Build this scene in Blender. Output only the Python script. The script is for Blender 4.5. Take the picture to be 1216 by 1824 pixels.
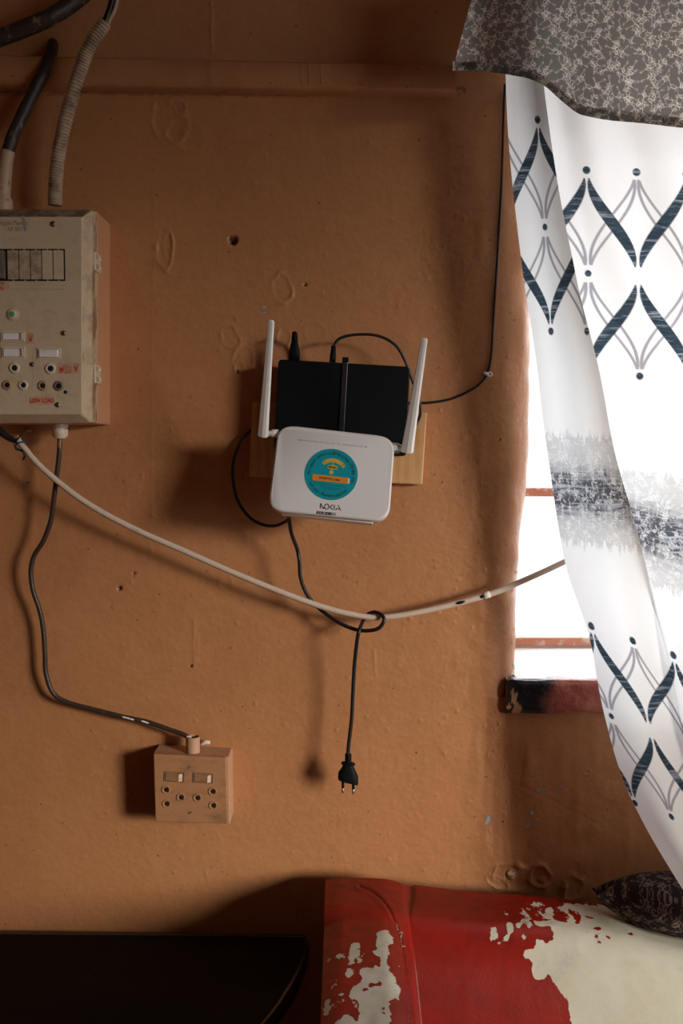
import bpy, math, random
import numpy as np
from mathutils import Vector, Matrix
random.seed(7); RNG = np.random.default_rng(11)
for o in list(bpy.data.objects): bpy.data.objects.remove(o)
SC = bpy.context.scene; COL = SC.collection
# ---------------------------------------------------------------- camera
W, H = 1216, 1824
FP = 1773.0; PITCH = 0.0631; CY = -1.385; CZ = 1.45
cam = bpy.data.cameras.new('camera'); camo = bpy.data.objects.new('camera', cam); COL.objects.link(camo)
cam.sensor_fit = 'VERTICAL'; cam.sensor_height = 36; cam.lens = 36 * FP / H
cam.clip_start = 0.02
camo.location = (0, CY, CZ); camo.rotation_euler = (math.pi / 2 - PITCH, 0, 0)
SC.camera = camo
# ---------------------------------------------------------------- world, sun, exposure
wd = bpy.data.worlds.new('world'); SC.world = wd; wd.use_nodes = True
bg = wd.node_tree.nodes['Background']; bg.inputs[0].default_value = (0.93, 0.97, 1.0, 1); bg.inputs[1].default_value = 4.8
sl = bpy.data.lights.new('sun', 'SUN'); sl.energy = 2.9; sl.angle = math.radians(13.5); sl.color = (1.0, 0.93, 0.82)
so = bpy.data.objects.new('sun', sl); COL.objects.link(so)
so.rotation_euler = Vector((0.735, -0.67, 0.185)).to_track_quat('Z', 'Y').to_euler()
so.location = (3, -4, 4)
SC.view_settings.view_transform = 'Standard'; SC.view_settings.look = 'None'
SC.view_settings.gamma = 1; SC.view_settings.use_curve_mapping = False
SC.view_settings.exposure = 0.0
# ---------------------------------------------------------------- pixel <-> place
cp, sp = math.cos(PITCH), math.sin(PITCH)
def P(px, py, s=0.0):
    """point of the photo at distance s in front of the wall plane (y=-s)"""
    u = (px - W / 2) / FP; v = -(py - H / 2) / FP
    dy = cp + sp * v; dz = -sp + cp * v
    t = (-s - CY) / dy
    return np.array((u * t, -s, CZ + dz * t))
def PV(px, py, s):
    px, py, s = np.broadcast_arrays(np.asarray(px, float), np.asarray(py, float), np.asarray(s, float))
    u = (px - W / 2) / FP; v = -(py - H / 2) / FP
    dy = cp + sp * v; dz = -sp + cp * v
    t = (-s - CY) / dy
    return np.stack((u * t, -s, CZ + dz * t), -1)
def proj(p):
    x = p[..., 0]; y = p[..., 1] - CY; z = p[..., 2] - CZ
    f = y * cp - z * sp; up = y * sp + z * cp
    return W / 2 + FP * x / f, H / 2 - FP * up / f
def PZ(px, py, z):
    """point of the photo on the horizontal plane at height z"""
    u = (px - W / 2) / FP; v = -(py - H / 2) / FP
    dy = cp + sp * v; dz = -sp + cp * v
    t = (z - CZ) / dz
    return np.array((u * t, CY + dy * t, z))
MM = 1.385 / FP      # one photo pixel on the wall, in metres (about)
# ---------------------------------------------------------------- objects
def tag(o, label=None, cat=None, group=None, kind=None):
    if label: o['label'] = label
    if cat: o['category'] = cat
    if group: o['group'] = group
    if kind: o['kind'] = kind
    return o
def thing(name, loc, label, cat, group=None):
    o = bpy.data.objects.new(name, None); COL.objects.link(o); o.location = Vector([float(c) for c in loc]); o.empty_display_size = .02
    tag(o, label, cat, group); return o
def mesh(name, verts, faces, mat=None, parent=None, smooth=True, label=None):
    me = bpy.data.meshes.new(name)
    verts = np.asarray(verts, dtype=np.float32)
    if isinstance(faces, np.ndarray):
        n, k = faces.shape
        me.vertices.add(len(verts)); me.vertices.foreach_set('co', verts.ravel())
        me.loops.add(n * k); me.loops.foreach_set('vertex_index', faces.astype(np.int32).ravel())
        me.polygons.add(n); me.polygons.foreach_set('loop_start', np.arange(0, n * k, k, dtype=np.int32))
        me.update(calc_edges=True); me.validate()
    else:
        me.from_pydata([tuple(map(float, v)) for v in verts], [], [tuple(map(int, f)) for f in faces])
    me.update()
    if smooth: me.polygons.foreach_set('use_smooth', [True] * len(me.polygons))
    o = bpy.data.objects.new(name, me); COL.objects.link(o)
    if mat: me.materials.append(mat)
    if parent is not None:
        o.parent = parent
        b = parent; 
        if b.type == 'EMPTY': o.matrix_parent_inverse = Matrix.Translation(-b.location)
    if label: o['label'] = label
    return o
def bevel(o, w=.001, seg=2, ang=35):
    m = o.modifiers.new('bevel', 'BEVEL'); m.width = w; m.segments = seg; m.limit_method = 'ANGLE'; m.angle_limit = math.radians(ang)
    return o
def autosmooth(o, ang=40):
    me = o.data
    try: me.set_sharp_from_angle(angle=math.radians(ang))
    except Exception: pass
    return o
def grid_faces(nr, nc, close=False):
    r = np.arange(nr - 1)[:, None]; c = np.arange(nc - (0 if close else 1))[None, :]
    a = r * nc + c; b = r * nc + (c + 1) % nc
    return np.stack((a, b, b + nc, a + nc), -1).reshape(-1, 4)
def box(name, lo, hi, mat, parent=None, bev=0, label=None):
    (x0, y0, z0), (x1, y1, z1) = lo, hi
    v = [(x0,y0,z0),(x1,y0,z0),(x1,y1,z0),(x0,y1,z0),(x0,y0,z1),(x1,y0,z1),(x1,y1,z1),(x0,y1,z1)]
    f = [(0,3,2,1),(4,5,6,7),(0,1,5,4),(1,2,6,5),(2,3,7,6),(3,0,4,7)]
    o = mesh(name, v, f, mat, parent, smooth=False, label=label)
    if bev: bevel(o, bev)
    return o
def roundpoly(pts, rad, seg=6):
    out = []; n = len(pts); pts = [np.array(p, float) for p in pts]
    for i in range(n):
        a, b, c = pts[i - 1], pts[i], pts[(i + 1) % n]
        d1 = (a - b) / np.linalg.norm(a - b); d2 = (c - b) / np.linalg.norm(c - b)
        r = rad[i] if isinstance(rad, (list, tuple)) else rad
        p0 = b + d1 * r; p1 = b + d2 * r
        for k in range(seg + 1):
            t = k / seg; out.append((1 - t) ** 2 * p0 + 2 * t * (1 - t) * b + t * t * p1)
    return out
def loft(name, rings, mat, parent=None, cap0=True, cap1=True, smooth=False, label=None):
    """rings: list of equal-length closed 3-D loops"""
    n = len(rings[0]); v = np.concatenate([np.array(r) for r in rings])
    f = [tuple(q) for q in grid_faces(len(rings), n, True)]
    if cap0: f.append(tuple(range(n))[::-1])
    if cap1: f.append(tuple(range((len(rings) - 1) * n, len(rings) * n)))
    o = mesh(name, v, f, mat, parent, smooth=smooth, label=label)
    fixn(o); return o
def fixn(o):
    import bmesh
    bm = bmesh.new(); bm.from_mesh(o.data); bmesh.ops.recalc_face_normals(bm, faces=bm.faces); bm.to_mesh(o.data); bm.free(); return o
def slab(name, pxpoly, s1, s0, mat, parent=None, bev=0, rad=0, label=None):
    """px outline on the plane s1, carried straight back to s0"""
    if rad: pxpoly = roundpoly(pxpoly, rad)
    front = [P(a, b, s1) for a, b in pxpoly]
    back = [np.array((p[0], -s0, p[2])) for p in front]
    o = loft(name, [back, front], mat, parent, label=label)
    if bev: bevel(o, bev)
    return o
def catmull(pts, n):
    pts = np.array(pts, float); k = len(pts)
    e = np.vstack((2 * pts[0] - pts[1], pts, 2 * pts[-1] - pts[-2])); out = []
    for i in range(k - 1):
        p0, p1, p2, p3 = e[i:i + 4]
        for t in np.linspace(0, 1, n, endpoint=False):
            out.append(.5 * (2 * p1 + (p2 - p0) * t + (2 * p0 - 5 * p1 + 4 * p2 - p3) * t * t + (3 * p1 - p0 - 3 * p2 + p3) * t ** 3))
    out.append(pts[-1]); return np.array(out)
def tube3(name, path, rad, mat, parent=None, seg=12, label=None, cap=True):
    path = np.array(path, float); n = len(path)
    rr = np.array([rad(i / (n - 1)) if callable(rad) else rad for i in range(n)])
    T = np.gradient(path, axis=0); T /= np.linalg.norm(T, axis=1)[:, None] + 1e-12
    a = np.cross(T[0], (0.3, 1, .2)); a /= np.linalg.norm(a); rings = []
    for i in range(n):
        a = a - T[i] * np.dot(a, T[i]); a /= np.linalg.norm(a); b = np.cross(T[i], a)
        th = np.linspace(0, 2 * math.pi, seg, endpoint=False)[:, None]
        rings.append(path[i] + rr[i] * (np.cos(th) * a + np.sin(th) * b))
    v = np.concatenate(rings); f = [tuple(q) for q in grid_faces(n, seg, True)]
    if cap: f += [tuple(range(seg))[::-1], tuple(range((n - 1) * seg, n * seg))]
    return mesh(name, v, f, mat, parent, True, label)
def tube(name, pts, rad, mat, parent=None, n=8, seg=12, label=None):
    return tube3(name, catmull([P(*p) for p in pts], n), rad, mat, parent, seg, label)
def disc(name, c, n, r, h, mat, parent=None, seg=24, prof=None, label=None, squash=1.0):
    """lathe round axis n from point c; prof: list of (radius, height)"""
    n = np.array(n, float); n /= np.linalg.norm(n)
    a = np.cross(n, (0, 0, 1)) if abs(n[2]) < .9 else np.cross(n, (1, 0, 0)); a /= np.linalg.norm(a); b = np.cross(n, a)
    prof = prof or [(r, 0), (r, h * .7), (r * .93, h), (0.0001, h)]
    th = np.linspace(0, 2 * math.pi, seg, endpoint=False)[:, None]
    rings = [np.array(c) + q * (np.cos(th) * a + np.sin(th) * b * squash) + n * hh for q, hh in prof]
    o = loft(name, rings, mat, parent, smooth=True, label=label); autosmooth(o, 50); return o
OUT = (0, -1, 0)
# ---------------------------------------------------------------- noise in numpy
def vnoise(x, y, scale, seed=0):
    r = np.random.default_rng(seed); N = 256; T = r.random((N, N))
    X = x / scale + 1000; Y = y / scale + 1000; xi = np.floor(X).astype(int); yi = np.floor(Y).astype(int)
    fx = X - xi; fy = Y - yi; fx = fx * fx * (3 - 2 * fx); fy = fy * fy * (3 - 2 * fy)
    g = lambda i, j: T[i % N, j % N]
    return (g(xi, yi) * (1 - fx) + g(xi + 1, yi) * fx) * (1 - fy) + (g(xi, yi + 1) * (1 - fx) + g(xi + 1, yi + 1) * fx) * fy
def inpoly(x, y, poly):
    c = np.zeros(x.shape, bool); n = len(poly)
    for i in range(n):
        x1, y1 = poly[i]; x2, y2 = poly[(i + 1) % n]
        if y1 == y2: continue
        cond = ((y1 > y) != (y2 > y)) & (x < (x2 - x1) * (y - y1) / (y2 - y1) + x1)
        c ^= cond
    return c
def sstep(a, b, x):
    t = np.clip((x - a) / (b - a), 0, 1); return t * t * (3 - 2 * t)
def lin(*c):
    c = np.array(c, float) / 255.0
    return tuple(np.where(c <= .04045, c / 12.92, ((c + .055) / 1.055) ** 2.4))
# ---------------------------------------------------------------- materials
class NT:
    def __init__(s, name):
        s.m = bpy.data.materials.new(name); s.m.use_nodes = True; s.t = s.m.node_tree; s.t.nodes.clear()
        s.out = s.n('ShaderNodeOutputMaterial'); s.tc = s.n('ShaderNodeTexCoord')
    def n(s, k, **kw):
        nd = s.t.nodes.new(k)
        for a, b in kw.items(): setattr(nd, a, b)
        return nd
    def l(s, a, b): s.t.links.new(a, b)
    def noise(s, scale, det=4, rough=.6, stretch=None, dist=0):
        nd = s.n('ShaderNodeTexNoise'); nd.inputs['Scale'].default_value = scale; nd.inputs['Detail'].default_value = det
        nd.inputs['Roughness'].default_value = rough; nd.inputs['Distortion'].default_value = dist
        mp = s.n('ShaderNodeMapping'); s.l(s.tc.outputs['Object'], mp.inputs[0]); s.l(mp.outputs[0], nd.inputs['Vector'])
        if stretch: mp.inputs['Scale'].default_value = stretch
        return nd.outputs['Fac']
    def ramp(s, f, a, b, c0=(0,0,0,1), c1=(1,1,1,1)):
        r = s.n('ShaderNodeValToRGB'); r.color_ramp.elements[0].position = a; r.color_ramp.elements[1].position = b
        r.color_ramp.elements[0].color = c0; r.color_ramp.elements[1].color = c1; s.l(f, r.inputs[0]); return r.outputs[0]
    def mix(s, f, a, b, mode='MIX'):
        m = s.n('ShaderNodeMix', data_type='RGBA', blend_type=mode)
        for i, q in ((0, f), (6, a), (7, b)):
            if isinstance(q, (int, float)): m.inputs[i].default_value = q
            elif isinstance(q, tuple): m.inputs[i].default_value = (*q[:3], 1)
            else: s.l(q, m.inputs[i])
        return m.outputs[2]
    def math(s, op, a, b=0.0):
        m = s.n('ShaderNodeMath', operation=op)
        for i, q in ((0, a), (1, b)):
            if isinstance(q, (int, float)): m.inputs[i].default_value = q
            else: s.l(q, m.inputs[i])
        return m.outputs[0]
    def attr(s, name): return s.n('ShaderNodeAttribute', attribute_name=name)
    def bump(s, h, dist, strength=1.0, prev=None):
        b = s.n('ShaderNodeBump'); b.inputs['Distance'].default_value = dist; b.inputs['Strength'].default_value = strength
        s.l(h, b.inputs['Height'])
        if prev is not None: s.l(prev, b.inputs['Normal'])
        return b.outputs[0]
    def bsdf(s, col, rough=.5, normal=None, metal=0, spec=.5):
        p = s.n('ShaderNodeBsdfPrincipled'); p.inputs['Metallic'].default_value = metal; p.inputs['Specular IOR Level'].default_value = spec
        if isinstance(col, tuple): p.inputs['Base Color'].default_value = (*col[:3], 1)
        else: s.l(col, p.inputs['Base Color'])
        if isinstance(rough, (int, float)): p.inputs['Roughness'].default_value = rough
        else: s.l(rough, p.inputs['Roughness'])
        if normal is not None: s.l(normal, p.inputs['Normal'])
        s.l(p.outputs[0], s.out.inputs[0]); return p
def simple(name, col, rough=.5, metal=0, dirt=None, dscale=60, dlo=.5, dhi=.7, bumpd=0, bscale=300, stretch=None, spec=.5):
    t = NT(name); c = col
    if dirt: c = t.mix(t.ramp(t.noise(dscale, 6, .65, stretch), dlo, dhi), col, dirt)
    nrm = t.bump(t.noise(bscale, 3), bumpd) if bumpd else None
    t.bsdf(c, rough, nrm, metal, spec); return t.m
# wall paint
def wall_mat(st=True):
    t = NT('ochre_wall_paint')
    base = t.mix(t.ramp(t.noise(3.2, 5, .6), .35, .7), (.50, .224, .096), (.43, .186, .076))
    base = t.mix(t.ramp(t.noise(55, 5, .7), .35, .75), base, t.mix(1, base, (.9, .88, .84), 'MULTIPLY'))
    base = t.mix(t.ramp(t.noise(120, 2, .5), .70, .76), base, (.16, .07, .035))
    if st: a = t.attr('stain_and_dark'); base = t.mix(a.outputs['Alpha'], base, a.outputs['Color'])
    n1 = t.bump(t.noise(170, 4, .6), .0007, .6); n2 = t.bump(t.noise(600, 3, .5), .00035, .6, n1)
    t.bsdf(base, t.math('ADD', t.math('MULTIPLY', t.noise(80, 3), .25), .36), n2, 0, .38)
    return t.m
M_WALL = wall_mat()
M_PLAIN = simple('plain_ochre_paint', (.46, .215, .10), .7)
M_CEIL = simple('ceiling_paint', (.14, .07, .04), .8)
M_FLOOR = simple('floor_screed', (.16, .10, .07), .7, dirt=(.1, .06, .04), dscale=8)
M_CREAM = simple('aged_cream_plastic', (.60, .47, .32), .40, dirt=(.44, .32, .20), dscale=45, dlo=.5, dhi=.86, bumpd=.0003, bscale=500)
def cover_mat():
    t = NT('cream_plastic_with_top_grime'); c = t.mix(t.ramp(t.noise(45, 6, .65), .5, .86), (.60, .47, .32), (.44, .32, .20))
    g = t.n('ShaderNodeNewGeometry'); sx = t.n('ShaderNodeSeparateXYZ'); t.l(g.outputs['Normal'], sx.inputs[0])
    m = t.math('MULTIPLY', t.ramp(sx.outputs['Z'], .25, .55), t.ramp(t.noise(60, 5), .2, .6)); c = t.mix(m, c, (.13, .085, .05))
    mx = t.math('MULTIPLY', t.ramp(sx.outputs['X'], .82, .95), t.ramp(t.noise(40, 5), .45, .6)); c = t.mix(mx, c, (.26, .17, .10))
    t.bsdf(c, .40, t.bump(t.noise(500, 3), .0003)); return t.m
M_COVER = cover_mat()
M_CREAM_DIRTY = simple('grimy_cream_plastic', (.48, .37, .25), .6, dirt=(.18, .12, .07), dscale=70, dlo=.45, dhi=.75)
M_OCHREBOX = simple('painted_box_side', (.58, .29, .15), .5, dirt=(.62, .48, .36), dscale=60, dlo=.62, dhi=.75, stretch=(1, 1, .12), bumpd=.0004)
M_SOCK = simple('painted_socket_plate', (.42, .205, .095), .45, dirt=(.20, .09, .04), dscale=55, dlo=.5, dhi=.78, stretch=(.4, 1, 1), bumpd=.0004)
M_SOCKBOX = simple('painted_socket_box', (.52, .30, .18), .55, dirt=(.30, .16, .09), dscale=90, dlo=.55, dhi=.75, bumpd=.0006)
M_SOCKEDGE = simple('pale_ochre_paint', (.66, .47, .34), .5, dirt=(.42, .2, .1), dscale=150)
M_WHITE = simple('white_router_plastic', (.72, .70, .71), .38)
M_WHITE2 = simple('white_antenna_plastic', (.80, .78, .77), .35, dirt=(.62, .58, .54), dscale=120, dlo=.6, dhi=.8)
M_VENT = simple('vent_grey_plastic', (.45, .39, .33), .5)
M_SWITCH = simple('white_switch_plastic', (.80, .76, .73), .3, dirt=(.6, .54, .48), dscale=90, dlo=.55, dhi=.8)
M_BLACK = simple('black_plastic', (.004, .006, .007), .5, bumpd=.0001, bscale=2500, spec=.12)
M_BLACKC = simple('black_cable', (.011, .011, .012), .38)
M_HOLE = simple('dark_hole', (.004, .004, .004), .9)
M_RING = simple('brown_socket_ring', (.40, .25, .15), .4)
M_RINGC = simple('cream_socket_ring', (.66, .55, .42), .35)
M_RINGD = simple('dark_socket_ring', (.20, .14, .10), .35)
M_STEEL = simple('screw_steel', (.30, .27, .24), .35, metal=.9, dirt=(.08, .08, .09), dscale=600)
M_SCREWD = simple('painted_screw', (.30, .15, .08), .4, dirt=(.5, .4, .3), dscale=500)
M_TEAL = simple('teal_sticker', (.0, .30, .38), .4)
M_YEL = simple('yellow_print', (.62, .42, .06), .5)
M_ORANGE = simple('orange_label', (.72, .24, .015), .5)
M_INK = simple('black_ink', (.012, .014, .016), .6)
M_INKT = simple('dark_teal_ink', (.0, .10, .15), .6)
M_GREYINK = simple('grey_ink', (.25, .24, .25), .6)
M_RED = simple('red_ink', (.55, .05, .025), .6)
M_PINKL = simple('faded_label', (.58, .38, .25), .5, dirt=(.4, .2, .12), dscale=200)
M_EMB = simple('embossed_plastic', (.36, .27, .18), .45)
M_BLUE = simple('blue_toggle', (.0, .05, .13), .3)
M_GREEN = simple('green_button', (.10, .30, .16), .4)
M_CLEAR = simple('grey_clear_plastic', (.17, .14, .10), .45, dirt=(.05, .04, .03), dscale=120)
M_WCABLE = simple('painted_white_cable', (.62, .49, .39), .5, dirt=(.22, .15, .10), dscale=110, dlo=.62, dhi=.74, stretch=(.22, 1, 1.1), bumpd=.0006)
M_DCABLE = simple('dark_painted_cable', (.045, .028, .020), .4, dirt=(.28, .16, .10), dscale=60, dlo=.60, dhi=.68, stretch=(1, 1, .3), bumpd=.0006)
M_CHIP = simple('white_paint_chip', (.72, .66, .6), .6)
M_PIPE = simple('flaking_dark_pipe', (.035, .022, .016), .5, dirt=(.22, .14, .09), dscale=80, dlo=.58, dhi=.66, stretch=(1, 1, .5), bumpd=.0012, bscale=150)
M_PIPEC = simple('cream_pipe_paint', (.50, .34, .21), .5, dirt=(.08, .05, .03), dscale=70, dlo=.62, dhi=.66)
M_CONDUIT = simple('corrugated_conduit_plastic', (.50, .39, .27), .5, dirt=(.16, .10, .06), dscale=50, dlo=.45, dhi=.7)
M_BRASS = simple('pin_metal', (.60, .50, .40), .35, metal=.9)
M_TRIM = wall_mat(False)
def wood_mat():
    t = NT('pine_board'); w = t.n('ShaderNodeTexWave', wave_type='BANDS', bands_direction='X')
    mp = t.n('ShaderNodeMapping'); t.l(t.tc.outputs['Object'], mp.inputs[0]); mp.inputs['Scale'].default_value = (1, 1, .12); t.l(mp.outputs[0], w.inputs[0])
    w.inputs['Scale'].default_value = 26; w.inputs['Distortion'].default_value = 6; w.inputs['Detail'].default_value = 3
    c = t.mix(t.ramp(w.outputs['Fac'], .2, .9), (.62, .33, .13), (.53, .255, .09))
    c = t.mix(t.ramp(t.noise(9, 3), .4, .7), c, (.66, .40, .19))
    t.bsdf(c, .45, t.bump(t.noise(260, 3, .5, (1, 1, .05)), .0003)); return t.m
M_WOOD = wood_mat()
def sill_mat():
    t = NT('sill_tile_glaze'); a = t.attr('stain_and_dark')
    c = t.mix(t.ramp(t.noise(24, 5), .35, .7), (.30, .055, .035), (.48, .15, .10))
    c = t.mix(a.outputs['Alpha'], c, a.outputs['Color'])
    t.bsdf(c, .3, t.bump(t.noise(45, 5), .004)); return t.m
M_SILL = sill_mat()
M_FRAME = simple('glare_paled_red_steel', (.60, .24, .15), .5, dirt=(.70, .52, .44), dscale=60, dlo=.5, dhi=.6)  # paled red and pale patches stand in for window glare on the bars
M_REVEAL = simple('white_sill_paint', (.80, .78, .76), .5, bumpd=.0005)
def glass_mat():
    t = NT('window_glass'); g = t.n('ShaderNodeBsdfGlossy'); g.inputs['Roughness'].default_value = .03
    tr = t.n('ShaderNodeBsdfTransparent'); mx = t.n('ShaderNodeMixShader'); mx.inputs[0].default_value = .06
    t.l(tr.outputs[0], mx.inputs[1]); t.l(g.outputs[0], mx.inputs[2]); t.l(mx.outputs[0], t.out.inputs[0]); return t.m
M_GLASS = glass_mat()
def cloth_mat(name, trans=.55, tint=(1, 1, 1), weave=True, gain=1.0):
    t = NT(name); a = t.attr('Col'); c = a.outputs['Color']
    w1 = t.noise(1100, 2, .5, (.12, .12, 1)); w2 = t.noise(1100, 2, .5, (1, 1, .12))
    h = t.math('ADD', w1, w2)
    cc = t.mix(t.ramp(h, .35, .65), t.mix(1, c, (.80, .81, .83), 'MULTIPLY'), c) if weave else c
    st = t.ramp(t.noise(230, 4, .7, (.07, .07, 1)), .52, .66)
    dk = t.mix(t.math('MULTIPLY', st, a.outputs['Alpha']), cc, (.45, .48, .55))
    n = t.bump(h, .0004, .5)
    d = t.n('ShaderNodeBsdfDiffuse'); t.l(dk, d.inputs[0]); t.l(n, d.inputs['Normal'])
    tr = t.n('ShaderNodeBsdfTranslucent'); t.l(t.mix(1, dk, tint, 'MULTIPLY'), tr.inputs[0]); t.l(n, tr.inputs['Normal'])
    mx = t.n('ShaderNodeMixShader'); mx.inputs[0].default_value = trans
    t.l(d.outputs[0], mx.inputs[1]); t.l(tr.outputs[0], mx.inputs[2]); t.l(mx.outputs[0], t.out.inputs[0]); return t.m
M_CURT = cloth_mat('sheer_printed_curtain', .54, (.96, .99, 1.0))
M_VAL = cloth_mat('scroll_print_valance', .62, (4.0, 3.8, 3.7))
M_CUSH = cloth_mat('scroll_print_cushion', .0, weave=True)
def sofa_mat():
    t = NT('cracked_red_leatherette'); a = t.attr('peel'); ch = t.attr('chip')
    red = t.mix(t.ramp(t.noise(7, 4, .6), .35, .7), (.29, .012, .005), (.20, .010, .006))
    red = t.mix(t.ramp(t.noise(30, 4), .5, .8), red, (.12, .010, .007))
    wh = t.mix(t.ramp(t.noise(14, 6, .7), .35, .7), (.60, .575, .48), (.50, .47, .36))
    wh = t.mix(t.ramp(t.noise(28, 6, .7), .60, .75), wh, (.38, .40, .42))
    f = t.math('ADD', a.outputs['Fac'], t.math('MULTIPLY', t.math('SUBTRACT', t.noise(150, 6, .72), .5), 1.5))
    f = t.ramp(f, .46, .50)
    f2 = t.ramp(t.math('ADD', t.math('MULTIPLY', ch.outputs['Fac'], .22), t.noise(75, 5, .62, (1, .5, .5))), .75, .76)
    f = t.math('MAXIMUM', f, f2)
    c = t.mix(f, red, wh)
    rg = t.math('ADD', t.math('MULTIPLY', f, .35), .42)
    n = t.bump(t.math('SUBTRACT', 1.0, f), .0008, .8); n2 = t.bump(t.noise(220, 4), .0006, .5, n)
    t.bsdf(c, rg, n2, 0, .25); return t.m
M_SOFA = sofa_mat()
M_THREAD = simple('frayed_thread', (.42, .30, .22), .8)
def table_mat():
    t = NT('dark_worn_tabletop')
    c = t.mix(t.ramp(t.noise(14, 5, .6, (.3, 1, 1)), .4, .8), (.007, .004, .003), (.017, .009, .006))
    c = t.mix(t.ramp(t.noise(85, 4, .6, (.6, 1, 1)), .745, .755), c, (.40, .30, .22))
    t.bsdf(c, .7, t.bump(t.noise(140, 4), .0004), 0, .08); return t.m
M_TABLE = table_mat()
M_EDGE = simple('dark_edge_strip', (.02, .03, .035), .25, dirt=(.006, .006, .007), dscale=40)

# ================================================================ THE SETTING
ZS = P(950, 1242, 0)[2]                 # mid height of the sill slab
ZT = P(1000, 105, -0.1)[2]              # top of the window opening
EP = [(-200, 945), (650, 946), (850, 941), (950, 929), (1050, 922), (1130, 918), (1215, 914)]
def edge_x(z):
    zz = [P(a, b, -.03)[2] for b, a in EP][::-1]; xx = [P(a, b, -.03)[0] for b, a in EP][::-1]
    return np.interp(z, zz, xx)
XE = float(edge_x(1.5))
def feat_disp(x, z):
    """relief of the plaster in metres towards the room, x/z on the wall plane"""
    d = 0.0016 * (vnoise(x, z, .11, 1) - .5) + .0007 * (vnoise(x, z, .030, 2) - .5) + .00035 * (vnoise(x, z, .009, 3) - .5) * 1.0
    d = d + .00035 * (vnoise(x, z, .0038, 4) - .5)
    def c(px, py): q = P(px, py, 0); return q[0], q[2]
    # long trowel ripples beside the window
    X1 = c(800, 900)[0]; k = sstep(X1, X1 + .06, x)
    d = d + k * .0026 * (vnoise(x, z, .024, 8) - .5) * (1 + 0 * x) + k * .0015 * (vnoise(x, z * .2, .012, 9) - .5)
    def ring(px, py, rx, ry, h, rot=0, w=.18, ins=-.3):
        X, Z = c(px, py); u = (x - X); v = (z - Z); ca, sa = math.cos(rot), math.sin(rot)
        a = (u * ca + v * sa) / (rx * MM); b = (-u * sa + v * ca) / (ry * MM)
        r = np.sqrt(a * a + b * b) + .55 * (vnoise(x, z, .014, int(px)) - .5) + .2 * (vnoise(x, z, .005, int(py)) - .5)
        amp = .15 + 1.5 * vnoise(x, z, .011, int(px) + 9) ** 2
        return h * amp * np.exp(-((r - 1) / w) ** 2) + ins * h * sstep(1, .7, r)
    for a in [(300, 212, 26, 38, .0014, .5), (330, 240, 34, 26, .0010, -.4), (320, 195, 9, 12, .0010), (293, 440, 15, 34, .0016), (300, 436, 8, 22, .0013),
              (502, 511, 16, 24, .0016), (487, 438, 5, 6, .0012), (509, 440, 4, 5, .0010), (410, 600, 16, 20, .0011, .4), (362, 570, 4, 7, .0012),
              (432, 640, 17, 22, .0011), (425, 655, 8, 9, .001), (505, 600, 11, 18, .0011), (560, 596, 18, 20, .0010), (400, 1038, 12, 14, .0010),
              (640, 985, 16, 5, .0009, .4), (775, 1086, 7, 7, .0009), (633, 1042, 4, 4, .0016), (905, 1552, 26, 16, .0040, .2), (912, 1558, 12, 10, -.0050),
              (960, 1560, 18, 20, .0040), (966, 1568, 9, 8, -.005), (1020, 1580, 18, 24, .0030), (885, 1572, 20, 8, .0025, -.5), (1045, 1375, 6, 5, .0013)]:
        d = d + .85 * ring(*a)
    for px, py, r, h in [(415, 428, 7, -.010), (213, 1048, 4, -.004), (423, 663, 2.5, -.004), (543, 507, 3, -.003), (239, 1021, 2.5, -.003), (340, 1186, 2.5, -.003), (930, 1195, 5, -.003)]:
        X, Z = c(px, py); q = ((x - X) ** 2 + (z - Z) ** 2) / (r * MM) ** 2
        d = d + h * np.exp(-q ** 2)
    r = np.random.default_rng(5)
    return d
def pimples(x, z, d):
    r = np.random.default_rng(6)
    for _ in range(420):
        px = r.uniform(180, 930) if _ % 3 else r.uniform(690, 930); py = r.uniform(170, 1560)
        q = P(px, py, 0); R = r.uniform(1.1, 2.6) * MM; h = r.uniform(.0006, .0017)
        i0, i1 = np.searchsorted(z[:, 0], (q[2] - 4 * R, q[2] + 4 * R)); j0, j1 = np.searchsorted(x[0], (q[0] - 4 * R, q[0] + 4 * R))
        xs = x[i0:i1, j0:j1]; zs = z[i0:i1, j0:j1]
        d[i0:i1, j0:j1] += h * np.exp(-((xs - q[0]) ** 2 + (zs - q[2]) ** 2) / (R * R))
    # painted-over drips and hairline ridges
    for x0, y0, x1, y1, h in [(345, 1105, 345, 1190, .0007), (352, 1130, 351, 1180, .0005), (376, 0, 377, 95, .0012), (665, 1160, 668, 1200, .0008), (275, 300, 268, 1000, .0004),
                              (925, 1400, 935, 1330, -.0006), (925, 1400, 990, 1430, -.0006), (990, 1430, 1070, 1470, -.0005)]:
        a = P(x0, y0, 0); b = P(x1, y1, 0); ab = np.array((b[0] - a[0], b[2] - a[2])); L = ab @ ab
        t = np.clip(((x - a[0]) * ab[0] + (z - a[2]) * ab[1]) / L, 0, 1)
        dd = np.hypot(x - a[0] - t * ab[0] + .002 * (vnoise(x, z, .01, 77) - .5), z - a[2] - t * ab[1])
        d += h * np.exp(-(dd / .0016) ** 2)
    return d
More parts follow.
